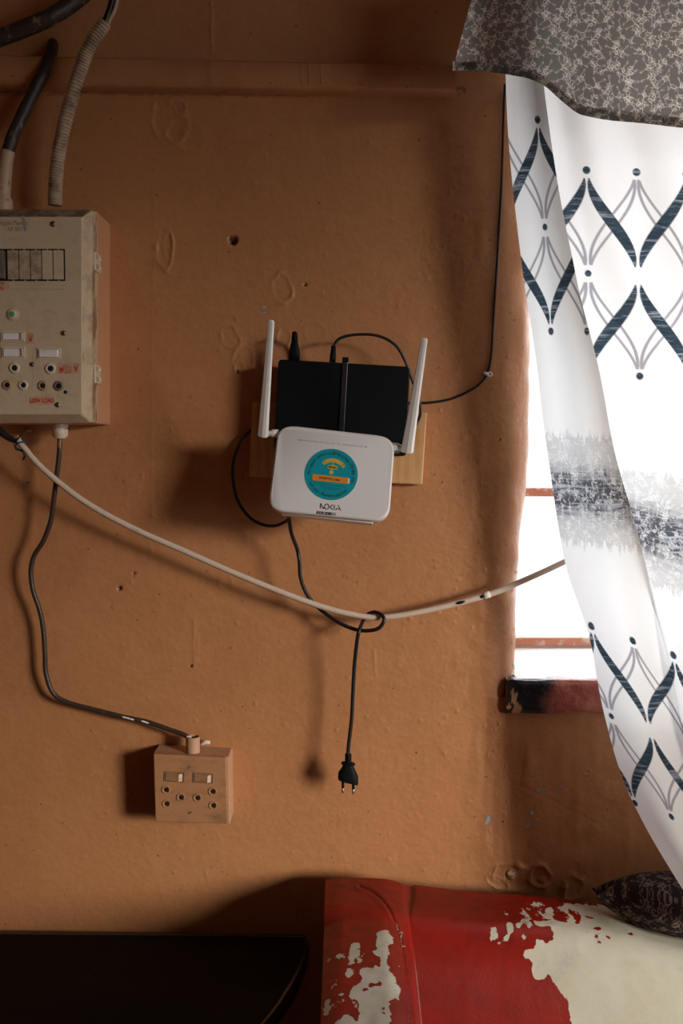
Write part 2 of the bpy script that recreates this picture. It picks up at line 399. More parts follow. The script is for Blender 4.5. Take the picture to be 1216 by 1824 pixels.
def stain_and_dark(x, z):
    """worn-off paint, flakes, scorching, a darker strip, and shade painted into the holes"""
    px, py = proj(np.stack((x, 0 * x, z), -1)); C = np.zeros(x.shape + (4,), np.float32)
    jx = px + 5 * (vnoise(px, py, 5, 31) - .5); jy = py + 5 * (vnoise(px, py, 5, 32) - .5)
    def put(m, col, a=1.0):
        C[m, :3] = col; C[m, 3] = a
    for poly in [[(862, 1470), (864, 1458), (874, 1452), (873, 1462), (868, 1470)], [(935, 1474), (945, 1458), (947, 1462), (940, 1476)], [(945, 1446), (950, 1444), (951, 1452), (946, 1453)],
                 [(953, 1455), (957, 1458), (956, 1465), (952, 1463)], [(948, 1407), (973, 1404), (973, 1409), (948, 1410)], [(992, 1412), (1001, 1395), (1003, 1396), (995, 1414)]]:
        put(inpoly(jx, jy, poly), (.30, .40, .48))
    for poly in [[(456, 556), (475, 556), (475, 559), (456, 559)], [(468, 546), (473, 543), (475, 549), (470, 551)], [(814, 453), (819, 456), (820, 460), (815, 458)]]:
        put(inpoly(jx, jy, poly), (.42, .40, .40), .8)
    for cx, cy, r in [(415, 428, 7), (213, 1048, 4), (423, 663, 2.5), (543, 507, 3), (239, 1021, 2), (340, 1186, 2.5)]:  # shade inside the wall holes, painted near-black into the colour
        m = ((jx - cx) ** 2 + (jy - cy) ** 2 < r * r) & ~((abs(jx - cx - 1) < 2) & (jy < cy + 3) & (r > 5)); put(m, (.02, .01, .006))
    m = ((jx - 911) / 7) ** 2 + ((jy - 1556) / 4) ** 2 < 1; put(m, (.70, .50, .38))
    # scorched, chipped corner by the sill
    m = inpoly(jx, jy, [(900, 1205), (905, 1188), (925, 1192), (935, 1215), (905, 1222)]); put(m & (vnoise(px, py, 3, 8) > .35), (.62, .48, .38))
    m = (abs(jx - 912) < 9) & (abs(jy - 1195) < 6) & (vnoise(px, py, 3, 9) > .5); put(m, (.08, .05, .04))
    # patchy darker strip just under the batten
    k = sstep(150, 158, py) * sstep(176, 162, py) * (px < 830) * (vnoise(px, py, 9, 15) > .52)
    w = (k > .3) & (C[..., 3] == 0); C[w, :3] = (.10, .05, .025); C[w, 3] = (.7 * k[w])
    return C
def build_wall():
    st = .0019; R = .048
    zs = np.concatenate((np.arange(0, .60, .06), np.arange(.60, ZS, st), [ZS], np.arange(ZS + st, 2.14, st), np.arange(2.16, 2.70, .05), [2.70]))
    xa = np.concatenate((np.arange(-1.8, -.56, .08), np.arange(-.56, .205, st)))
    na = len(xa); nb = 60; nbk = 24
    rows = len(zs); tb = (np.arange(nb) + 1) / nb; tk = (np.arange(nbk) + 1) / nbk
    Zg = np.repeat(zs[:, None], na + nb + nbk, 1)
    ex = edge_x(zs)[:, None]
    x0 = xa[-1]; r = np.minimum(R, ex - x0)
    up = (zs > ZS + 1e-6)[:, None]
    # arc-length along the bend
    flat_len = np.maximum(ex - R - x0, 0.0005)
    L = flat_len + R * math.pi / 2
    sarc = L * tb[None, :]
    ang = np.clip((sarc - flat_len) / R, 0, math.pi / 2)
    bx = np.where(sarc < flat_len, x0 + sarc, x0 + flat_len + R * np.sin(ang)); by = np.where(sarc < flat_len, 0, R * (1 - np.cos(ang)))
    nx = -0 * bx; fx = x0 + (ex - x0) * tb[None, :]
    X = np.concatenate((np.repeat(xa[None, :], rows, 0), np.where(up, bx, fx), np.where(up, np.repeat(ex, nbk, 1), np.repeat(ex, nbk, 1))), 1)
    Y = np.concatenate((np.zeros((rows, na)), np.where(up, by, 0), np.where(up, R + (.25 - R) * tk[None, :], 0 * tk[None, :])), 1)
    U = np.concatenate((np.repeat(xa[None, :], rows, 0), x0 + (ex - x0) * tb[None, :], np.repeat(ex, nbk, 1)), 1)
    A = np.concatenate((np.zeros((rows, na)), np.where(up, ang, 0), np.where(up, math.pi / 2 + 0 * tk[None, :], 0 * tk[None, :])), 1)
    D = pimples(U, Zg, feat_disp(U, Zg))
    far = (U < -.54) | (Zg < .62) | (Zg > 2.13); D = np.where(far, 0, D)
    Xp = X + D * np.sin(A); Yp = Y - D * np.cos(A)
    nc = na + nb + nbk
    V = np.stack((Xp, Yp, Zg), -1).reshape(-1, 3); C = stain_and_dark(U, Zg).reshape(-1, 4)
    F = grid_faces(rows, nc)
    rr = F[:, 0] // nc; cc = F[:, 0] % nc; k = int(np.searchsorted(zs, ZS - 1e-6))   # row index of ZS
    keep = ~((rr <= k) & (cc >= na + nb - 1))
    F = F[keep]
    # part below the sill, to the right
    xb = np.concatenate((np.arange(0.004, .30, st), np.arange(.32, 3.0, .12), [3.3 - XE]))
    rb = k + 1; ZB = np.repeat(zs[:rb, None], len(xb), 1); XB = edge_x(zs[:rb])[:, None] + xb[None, :] * 1.0
    DB = pimples(XB, ZB, feat_disp(XB, ZB)); DB = np.where((XB > .54) | (ZB < .62), 0, DB)
    VB = np.stack((XB, -DB, ZB), -1); base = len(V); nbx = len(xb)
    V = np.concatenate((V, VB.reshape(-1, 3))); C = np.concatenate((C, stain_and_dark(XB, ZB).reshape(-1, 4)))
    FB = grid_faces(rb, nbx) + base
    i = np.arange(rb - 1); last = na + nb - 1
    FJ = np.stack((i * nc + last, base + i * nbx, base + (i + 1) * nbx, (i + 1) * nc + last), -1)
    o = mesh('wall_back', V, np.concatenate((F, FB, FJ)), M_WALL); tag(o, kind='structure')
    ca = o.data.color_attributes.new('stain_and_dark', 'FLOAT_COLOR', 'POINT'); ca.data.foreach_set('color', C.astype(np.float32).ravel())
    return o
wall = build_wall()
def struct(o): o['kind'] = 'structure'; return o
XR = 1.32
struct(box('wall_above_window', (XE - .01, 0, ZT), (3.3, .25, 2.70), M_PLAIN))
struct(box('wall_beside_window', (XR, .002, ZS), (3.3, .25, ZT), M_PLAIN))
struct(box('floor', (-1.8, -4.8, -.05), (3.3, 0.25, 0), M_FLOOR))
struct(box('ceiling', (-1.8, -4.8, 2.70), (3.3, .25, 2.75), M_CEIL))
struct(box('wall_left', (-1.85, -4.8, 0), (-1.8, .0, 2.70), M_PLAIN))
struct(box('wall_front', (-1.8, -4.85, 0), (3.3, -4.8, 2.70), M_PLAIN))
# right wall with the big bright opening the light comes through
OY0, OY1, OZ0, OZ1 = -3.95, -2.0, .75, 2.34
wr = []
for i, (a, b) in enumerate([((3.3, -4.8, 0), (3.5, OY0, 2.7)), ((3.3, OY1, 0), (3.5, .25, 2.7)), ((3.3, OY0, 0), (3.5, OY1, OZ0)), ((3.3, OY0, OZ1), (3.5, OY1, 2.7))]):
    struct(box('wall_right', a, b, M_PLAIN))
w2 = struct(box('window_2', (3.38, OY0, OZ0), (3.42, OY1, OZ0 + .05), M_FRAME))
for a, b in [((3.38, OY0, OZ1 - .04), (3.42, OY1, OZ1)), ((3.38, OY0, OZ0), (3.42, OY0 + .04, OZ1)), ((3.38, OY1 - .04, OZ0), (3.42, OY1, OZ1))]:
    box('frame_bar', a, b, M_FRAME, w2)
struct(box('ground_outside', (-3, .9, -.3), (8, 9, -.25), simple('pale_yard_concrete', (.75, .72, .68), .8)))
# window 1 : sill, frame, glass
YF = .215
def zpx(y, s): return P(950, y, s)[2]
zb0 = zpx(1151, -YF); zb1 = zpx(1136, -YF); zt0 = zpx(885, -YF); zt1 = zpx(869, -YF)
zst = P(950, 1212, .012)[2]; zsb = P(950, 1271, .012)[2]
win = struct(box('window_1', (XE - .02, YF, zb0), (XR, YF + .03, zb1), M_FRAME, bev=.002))
box('transom', (XE - .02, YF, zt0), (XR, YF + .025, zt1), M_FRAME, win, .002)
box('jamb', (XE - .03, YF, zb0), (XE + .004, YF + .03, ZT), M_FRAME, win)
box('jamb', (XR - .03, YF, zb0), (XR, YF + .03, ZT), M_FRAME, win)
box('mullion', (.78, YF, zb0), (.80, YF + .03, ZT), M_FRAME, win)
box('head_rail', (XE, YF, ZT - .03), (XR, YF + .03, ZT), M_FRAME, win)
for a, b in ((zb1, zt0), (zt1, ZT - .03)):
    for c, d in ((XE + .004, .78), (.80, XR - .03)):
        box('pane', (c, YF + .012, a), (d, YF + .015, b), M_GLASS, win)
# sill: white painted recess floor plus the red glazed nosing
struct(box('window_sill', (XE - .02, -.002, zst - .03), (XR, .26, zst), M_REVEAL))
def nosing():
    x0 = P(906, 1240, .012)[0]; x1 = XR; nx, nr = 260, 40; V = []
    xs = x0 + (x1 - x0) * (np.linspace(0, 1, nx) ** 1.6); prof = []
    # profile round the slab: back-bottom, front-bottom, front-top, back-top
    pts = catmull([(.03, zsb), (-.006, zsb), (-.0115, zsb + .003), (-.013, zsb + .012), (-.013, zst - .010), (-.010, zst - .003), (-.005, zst - .0002), (.012, zst - .0004)], 6)
    V = np.zeros((nx, len(pts), 3))
    for i, x in enumerate(xs):
        k = math.exp(-(x - x0) / .012)
        V[i, :, 0] = x - .004 * (vnoise(np.array(pts[:, 1]), np.array(pts[:, 0]), .009, 3)) * k
        V[i, :, 1] = pts[:, 0] + .003 * k + .0025 * (vnoise(np.full(len(pts), x), pts[:, 1], .02, 4) - .5)
        V[i, :, 2] = pts[:, 1] + .0030 * (vnoise(np.full(len(pts), x), pts[:, 1], .03, 5) - .5) * (1 + 3 * k)
    n = len(pts); vv = V.reshape(-1, 3); f = [tuple(q) for q in grid_faces(nx, n)] + [tuple(range(n))]
    o = mesh('sill_nosing', vv, f, M_SILL); fixn(o); tag(o, kind='structure'); o.name = 'trim_2'
    px, py = proj(vv); C = np.zeros((len(vv), 4), np.float32)
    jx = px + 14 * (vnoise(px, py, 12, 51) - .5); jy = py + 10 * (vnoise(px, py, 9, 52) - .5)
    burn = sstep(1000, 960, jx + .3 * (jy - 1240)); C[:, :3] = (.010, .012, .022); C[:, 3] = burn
    chip = (jx < 912 + .42 * (jy - 1225)) & (jy > 1222) | (jx < 909); C[chip] = (.46, .26, .16, 1)
    dk = (jx < 912) & (vnoise(px, py, 6, 9) > .45); C[dk] = (.03, .02, .015, 1)
    o.data.color_attributes.new('stain_and_dark', 'FLOAT_COLOR', 'POINT').data.foreach_set('color', C.ravel())
nosing()
# batten along the top of the wall
def batten():
    s1 = .026; n = 240; xs = np.linspace(-560, 813, n)
    yt = 97 + (xs) * (18 / 810.); yb = 151 + xs * (11 / 810.)
    rings = []
    for i, x in enumerate(xs):
        w = lambda k: .0014 * (vnoise(np.array([x]), np.array([k * 30.]), 26, 60 + k)[0] - .5) + .0008 * (vnoise(np.array([x]), np.array([k * 30.]), 7, 70 + k)[0] - .5)
        A = P(x, yt[i], s1); B = P(x, yb[i], s1); sg = .0016 if 374 < x < 380 else 0
        rings.append([(A[0], .004, A[2] + w(1)), (A[0], -s1 + .003, A[2] + w(1)), (A[0], -s1 + w(2) - sg, A[2] - .003), (A[0], -s1 + w(5) - sg, (A[2] + B[2]) / 2), (B[0], -s1 + w(3) - sg, B[2] + .004),
                      (B[0], -s1 + .004, B[2] + w(4)), (B[0], .004, B[2] + w(4))])
    o = loft('trim_1', rings, M_TRIM, smooth=True); autosmooth(o, 50); tag(o, kind='structure')
    m = M_PLAIN
    for x, y0, y1 in [(376, 107, 150), (536, 114, 150), (549, 112, 148), (571, 114, 150)]:
        a = P(x, y0, s1); b = P(x + .5, y1, s1)
        t = tube3('paint_drip', catmull([a, (a + b) / 2, b], 6), lambda q: .0006 + .0009 * q ** 4, M_TRIM, o, 8)
batten()

# ================================================================ CURTAINS
def strokes_tile(N=768, n=170, seed=3, w=2.5):
    r = np.random.default_rng(seed); T = np.zeros((N, N), np.float32)
    def stamp(x, y, rad):
        R = int(rad + 2); ix, iy = int(x), int(y)
        a = np.arange(-R, R + 1); gx = (ix + a)[None, :]; gy = (iy + a)[:, None]
        m = np.clip(rad + .7 - np.hypot(gx - x, gy - y), 0, 1)
        s = (gy % N, gx % N); T[s] = np.maximum(T[s], m)
    q = N / 512
    def crescent(x, y, b, L, sgn, wd):
        K = int(L * 1.4)
        for k in range(K):
            t = k / K; b += sgn * 2.5 / K; x += L / K * math.cos(b); y += L / K * math.sin(b); stamp(x, y, .7 + wd * math.sin(math.pi * t) ** 1.3)
    G = 10
    for i in range(G * G):
        x, y = (i % G + .5 + r.uniform(-.25, .25)) * N / G, (i // G + .5 + r.uniform(-.25, .25)) * N / G
        b = r.random() * 6.28; sgn = r.choice([-1, 1]); L = r.uniform(75, 110) * q; K = int(L * 1.3); px_ = []
        for k in range(K):                 # a stem that sweeps out, turns over and curls up
            t = k / K; b += sgn * (-1.6 + 19 * t ** 1.4) / K; x += L / K * math.cos(b); y += L / K * math.sin(b); stamp(x, y, 1.15 + .9 * math.sin(math.pi * t) ** 2); px_.append((x, y, b))
        stamp(x, y, 3.2)
        for f, e in ((.10, 1), (.26, -1), (.42, 1), (.52, -1)):
            a = px_[int(f * K)]; crescent(a[0], a[1], a[2] - sgn * e * .35, r.uniform(26, 44) * q, sgn * e, 2.4 if e > 0 else 1.0)
        a = px_[0]
        for e in (-.9, .9): crescent(a[0], a[1], a[2] + math.pi + e, r.uniform(24, 36) * q, -math.copysign(1, e), .8)
    return T
TILE = strokes_tile()
def scroll(u, v, size=.118):
    """scroll print sampled in cloth metres"""
    N = TILE.shape[0]; X = (u / size * N); Y = (v / size * N); xi = np.floor(X).astype(int); yi = np.floor(Y).astype(int); fx = X - xi; fy = Y - yi
    g = lambda i, j: TILE[j % N, i % N]
    return (g(xi, yi) * (1 - fx) + g(xi + 1, yi) * fx) * (1 - fy) + (g(xi, yi + 1) * (1 - fx) + g(xi + 1, yi + 1) * fx) * fy
def motif(u, w):
    """printed lattice of ribbons and petals; u repeats every 178, w from 0 to 370. returns heavy, light"""
    a = np.abs((u + 89) % 178 - 89); hv = np.zeros_like(u); lt = np.zeros_like(u)
    for w0, w1, A0, A1 in ((14, 172, 4, 84), (203, 356, 84, 4)):
        t = (w - w0) / (w1 - w0); ok = (t > 0) & (t < 1); tt = np.clip(t, 0, 1)
        sm = .12 * tt + .88 * tt * tt * (3 - 2 * tt); c = A0 + (A1 - A0) * sm; hw = 12.5 * np.sin(math.pi * tt) ** .8 + .6
        hv = np.maximum(hv, ok * np.clip(hw - np.abs(a - c) + .5, 0, 1))
        for sg in (-1, 1):
            c2 = (89 - A0) + ((89 - A1) - (89 - A0)) * sm + sg * 11 * np.sin(math.pi * tt)
            lt = np.maximum(lt, ok * np.clip(3.0 - np.abs(a - c2) + .4, 0, 1))
    for A, Wd, R in ((0, 0, 7), (0, 187, 6), (0, 368, 6.5), (89, 0, 7), (89, 368, 6.5)):
        hv = np.maximum(hv, np.clip(R - np.hypot(a - A, w - Wd) + .5, 0, 1))
    return hv, lt
def band(u, v, v0=520, v1=730):
    m = (v - v0) / (v1 - v0); core = np.exp(-((m - .52) / .16) ** 2); env = sstep(-.02, .10, m) * sstep(1.02, .9, m)
    streak = vnoise(u, v * .08, 2.6, 41) ; hor = vnoise(u * .06, v, 2.4, 42); blot = vnoise(u, v, 34, 43)
    edge = sstep(0, .16, m) * sstep(1, .84, m); e = env * ((edge > .95) | (streak < .15 + .8 * edge))
    den = .30 * e + 1.35 * core * (.35 + .9 * hor) * (.5 + .8 * streak) * (.5 + blot)
    return np.clip(den, 0, 1) * (m > -.05) * (m < 1.05)
yl = [-120, 0, 140, 260, 400, 520, 640, 740, 880, 980, 1060, 1120, 1230, 1370, 1460, 1580, 1700]
xl = [893, 897, 900, 905, 920, 935, 955, 965, 985, 1000, 1020, 1050, 1065, 1100, 1140, 1212, 1290]
yf = [-120, 140, 280, 370, 450, 540, 632, 700, 780, 850, 900, 960, 1020, 1150, 1300, 1700]
xf = [950, 966, 985, 1000, 1017, 1035, 1061, 1075, 1088, 1105, 1122, 1138, 1153, 1185, 1215, 1330]
u0y = [-100, 300, 480, 670, 850, 1000, 1118, 1283, 1432, 1700]; u0x = [1040, 1044, 1047, 1050, 1044, 1038, 1053, 1090, 1131, 1205]
def curtain():
    ys = np.concatenate((np.arange(-120, 1665, 1.45),)); nr = len(ys)
    fade = sstep(1200, 820, ys); XL = np.interp(ys, yl, xl); k = np.array([.25, .5, .25])
    XL = np.convolve(np.pad(XL, 40, 'edge'), np.ones(81) / 81, 'valid'); XF = np.convolve(np.pad(np.interp(ys, yf, xf), 30, 'edge'), np.ones(61) / 61, 'valid')
    XF = np.maximum(XF, XL + 20)
    ov = 22 * fade; sb = np.interp(ys, [-120, 300, 900, 1300, 1665], [.070, .075, .090, .14, .215])
    nF, nR = 110, 26; m1 = np.arange(0, 330, 1.4); m2 = np.arange(335, 1500, 14); nM = len(m1) + len(m2)
    t = np.linspace(0, 1, nF)[None, :]; XLc, XFc, ovc, sbc, fc = [q[:, None] for q in (XL, XF, ov, sb, fade)]; Y = ys[:, None]
    x1 = XLc + (XFc - XLc) * t
    s1 = sbc + fc * (.020 + .014 * np.sin(math.pi * t ** 1.3)) + .004 * np.sin(2.4 * math.pi * t + Y / 300.) - .020 * (1 - t) ** 6 + (1 - fc) * .004 * np.sin(3 * t + Y / 150)
    tr = (np.arange(nR) + 1)[None, :] / nR
    # rolled return of the fold
    x2 = XFc - ovc * (tr ** 1.5) + 2.0 * np.sin(math.pi * tr) * fc; s2 = (sbc + .020 * fc) * (1 - tr) + sbc * tr - .004 * fc * np.sin(math.pi * tr)
    s2 += (.004 * np.sin(2.4 * math.pi + Y / 300.) + (1 - fc) * .004 * np.sin(3 + Y / 150)) * (1 - tr)
    M = np.concatenate((m1, m2))[None, :] + 1.4; x3 = XFc - ovc + M
    wv = .006 * np.sin((M + .25 * Y) / 34.) + .005 * np.sin((M - .10 * Y) / 19. + 1) + .008 * np.sin((M + .1 * Y) / 71.)
    s3 = sbc + wv * sstep(0, 60, M) * (.4 + .6 * sstep(1500, 200, Y)) - .0 * M
    X = np.concatenate((x1, x2, x3), 1); S = np.concatenate((s1, s2, s3), 1); YY = np.repeat(Y, X.shape[1], 1)
    V = PV(X, YY, S)
    # cloth coordinates
    U0 = np.interp(ys, u0y, u0x)[:, None]; HP = np.interp(ys, [0, 700, 1118, 1432], [89, 89, 69, 58])[:, None]; sl_ = np.interp(ys, [0, 750, 1120, 1700], [.03, .06, .38, .45])[:, None]
    def mainuv(x):
        u = (x - U0) * 89 / HP; yy = Y - sl_ * (x - U0)
        v = np.interp(yy, [-500, 303, 667, 812, 1020, 1116, 1432, 1900], [-803, 0, 370, 520, 730, 815, 1185, 1700]); return u, v
    x0f = np.interp(ys, [0, 213, 401, 592, 1000], [945, 957, 970, 981, 1005])[:, None]
    uf = -178 + (x1 - x0f) * 89 / 64.; vf = np.interp(Y - .08 * (x1 - x0f) * (Y > 650), [-500, 213, 592, 757, 985, 1100], [-713, 0, 370, 520, 730, 810])
    um, vm = mainuv(x1); b = sstep(1000, 1090, Y)
    u1 = np.where(Y > 1040, um, uf); v1 = vf * (1 - b) + vm * b
    um, vm = mainuv(x3); u3, v3 = um, vm
    u2 = u1[:, -1:] + (u3[:, :1] - u1[:, -1:]) * tr; v2 = v1[:, -1:] + (v3[:, :1] - v1[:, -1:]) * tr
    U = np.concatenate((u1, u2, u3), 1); Vv = np.concatenate((v1, v2, v3), 1)
    hv = np.zeros_like(U); lt = np.zeros_like(U)
    for off in (0, 815):
        h, l = motif(U, Vv - off); hv = np.maximum(hv, h); lt = np.maximum(lt, l)
    bd = band(U, Vv); sc = scroll(U * MM, Vv * MM)
    white = np.array((.86, .87, .88)); heavy = np.array((.035, .055, .075)); light = np.array((.36, .35, .39))
    st = (.7 + .6 * vnoise(U * .12, Vv, 2.2, 90))[..., None]
    C = np.repeat(white[None, None], U.shape[0], 0).repeat(U.shape[1], 1)
    C = C * (1 - lt[..., None]) + light * lt[..., None]
    C = C * (1 - hv[..., None]) + heavy * st * hv[..., None]
    q = np.clip(bd * (1 - .75 * sc), 0, 1)[..., None] * .95; C = C * (1 - q) + np.array((.05, .055, .075)) * q
    A = np.clip(.6 * hv + bd, 0, 1)
    o = mesh('curtain', V.reshape(-1, 3), grid_faces(*X.shape), M_CURT)
    o.data.color_attributes.new('Col', 'FLOAT_COLOR', 'POINT').data.foreach_set('color', np.concatenate((C, A[..., None]), -1).astype(np.float32).ravel())
    tag(o, 'sheer white window curtain printed with dark ribbon diamonds and a grey scroll band', 'curtain')
curtain()
vx = [700, 805, 850, 895, 940, 970, 1000, 1030, 1080, 1140, 1216, 1400, 2400]; vy = [120, 126, 127, 131, 139, 152, 180, 204, 214, 219, 228, 236, 240]
def valance():
    cols = np.concatenate((np.arange(0, 440, .95), np.arange(445, 1300, 18))); nc = len(cols); nr = 270; nh = 18
    t = np.linspace(0, 1, nr)[:, None]
    xb = 806 + cols; yb = np.interp(xb, vx, vy); yb = np.convolve(np.pad(yb, 12, 'edge'), np.ones(25) / 25, 'valid')
    ytop = -75.0
    y = ytop + (yb[None, :] - ytop) * t
    lean = np.interp(y, [-75, 0, 18, 85, 127], [40, 33, 28, 10, 0]) ; x = xb[None, :] + lean * np.exp(-cols / 90.)[None, :]
    s = .135 + .016 * np.sin(cols / 31. + .4)[None, :] * (.25 + .75 * t) + .012 * np.sin(cols / 77. + 2)[None, :] + .02 * (t - .5) + .012 * np.exp(-((cols - 200) / 40) ** 2)[None, :] * t - .035 * np.exp(-cols / 25.)[None, :] * t
    V = PV(x, y, s)
    # turned-up hem behind the front layer
    k = np.linspace(0, 1, nh)[:, None]; yh = yb[None, :] - 17 * k + 0 * cols[None, :]; xh = np.repeat(x[-1:], nh, 0); sh = np.repeat(s[-1:], nh, 0) - .003 * np.sin(math.pi * np.minimum(k * 1.5, .5))
    VH = PV(xh, yh, sh)
    Vall = np.concatenate((V, VH[1:]), 0); n = Vall.shape[0]
    U = np.repeat(cols[None, :], n, 0) * MM; Wv = np.concatenate((y, 2 * yb[None, :] - yh[1:]), 0) * MM
    sc = scroll(U, Wv)[..., None]; g = np.array((.085, .082, .075)); l = np.array((.33, .32, .30)); C = g * (1 - sc) + l * sc
    C = np.concatenate((C, np.zeros(C.shape[:2] + (1,))), -1)
    o = mesh('valance', Vall.reshape(-1, 3), grid_faces(n, nc), M_VAL)
    o.data.color_attributes.new('Col', 'FLOAT_COLOR', 'POINT').data.foreach_set('color', C.astype(np.float32).ravel())
    tag(o, 'grey scroll-patterned valance hanging over the top of the white curtain', 'valance')
valance()
def rod():
    z = P(900, -70, .09)[2]; t = thing('curtain_rod', (.15, -.09, z), 'curtain rod above the patterned valance at the top right', 'curtain rod')
    tube3('pole', [(.16, -.022, z + .02), (.8, -.022, z + .02), (1.28, -.022, z + .02)], .007, M_STEEL, t)
    for x in (.22, 1.2): box('bracket', (x - .006, -.03, z), (x + .006, .001, z + .01), M_STEEL, t)
rod()

# ================================================================ DISTRIBUTION BOARD
def text2d(body, size=1.0, align='CENTER', bold=0):
    cu = bpy.data.curves.new('t', 'FONT'); cu.body = body; cu.size = size; cu.align_x = align; cu.align_y = 'CENTER'; cu.resolution_u = 3; cu.offset = bold
    ob = bpy.data.objects.new('t', cu); COL.objects.link(ob)
    dg = bpy.context.evaluated_depsgraph_get(); me = bpy.data.meshes.new_from_object(ob.evaluated_get(dg))
    v = np.array([tuple(q.co)[:2] for q in me.vertices]) if len(me.vertices) else np.zeros((0, 2)); f = [tuple(p.vertices) for p in me.polygons]
    bpy.data.objects.remove(ob); bpy.data.meshes.remove(me); return v, f
class Plane:
    """a flat face: origin, right, up, normal"""
    def __init__(s, o, ex, ey, n): s.o, s.ex, s.ey, s.n = [np.array(q, float) for q in (o, ex, ey, n)]
    def at(s, x, y, h=0): return s.o + s.ex * x + s.ey * y + s.n * h
    def pts(s, p, h=0): p = np.asarray(p, float); return s.o + p[:, :1] * s.ex + p[:, 1:2] * s.ey + s.n * h
    def flat(s, name, poly, h, mat, parent, h0=None, label=None):
        """thin raised piece from h0 to h"""
        h0 = h - .0002 if h0 is None else h0
        return loft(name, [s.pts(poly, h0), s.pts(poly, h)], mat, parent, label=label)
    def text(s, name, items, h, mat, parent):
        """items: (body, x, y, size, angle, xscale)"""
        V = []; F = []; 
        for it in items:
            body, x, y, size, ang = it[:5]; xs = it[5] if len(it) > 5 else 1.0; bold = it[6] if len(it) > 6 else 0
            v, f = text2d(body, size, bold=bold)
            if not len(v): continue
            v = v * (xs, 1); c, sn = math.cos(ang), math.sin(ang); v = np.stack((v[:, 0] * c - v[:, 1] * sn + x, v[:, 0] * sn + v[:, 1] * c + y), 1)
            b = sum(len(q) for q in V); V.append(s.pts(v, h)); F += [tuple(i + b for i in q) for q in f]
        return mesh(name, np.concatenate(V), F, mat, parent, smooth=False)
    def strokes(s, name, lines, w, h, mat, parent):
        V = []; F = []
        for ln in lines:
            ln = np.array(ln, float); d = np.gradient(ln, axis=0); d /= np.linalg.norm(d, axis=1)[:, None] + 1e-12; nn = np.stack((-d[:, 1], d[:, 0]), 1)
            b = sum(len(q) for q in V); V.append(s.pts(np.concatenate((ln + nn * w / 2, ln - nn * w / 2)), h)); k = len(ln)
            F += [(b + i, b + i + 1, b + k + i + 1, b + k + i) for i in range(k - 1)]
        return mesh(name, np.concatenate(V), F, mat, parent, smooth=False)
def rrect(x0, y0, x1, y1, r, seg=4): return roundpoly([(x0, y0), (x1, y0), (x1, y1), (x0, y1)], r, seg)
def circ(x, y, r, n=28): return [(x + r * math.cos(a), y + r * math.sin(a)) for a in np.linspace(0, 2 * math.pi, n, endpoint=False)]
SF = .115
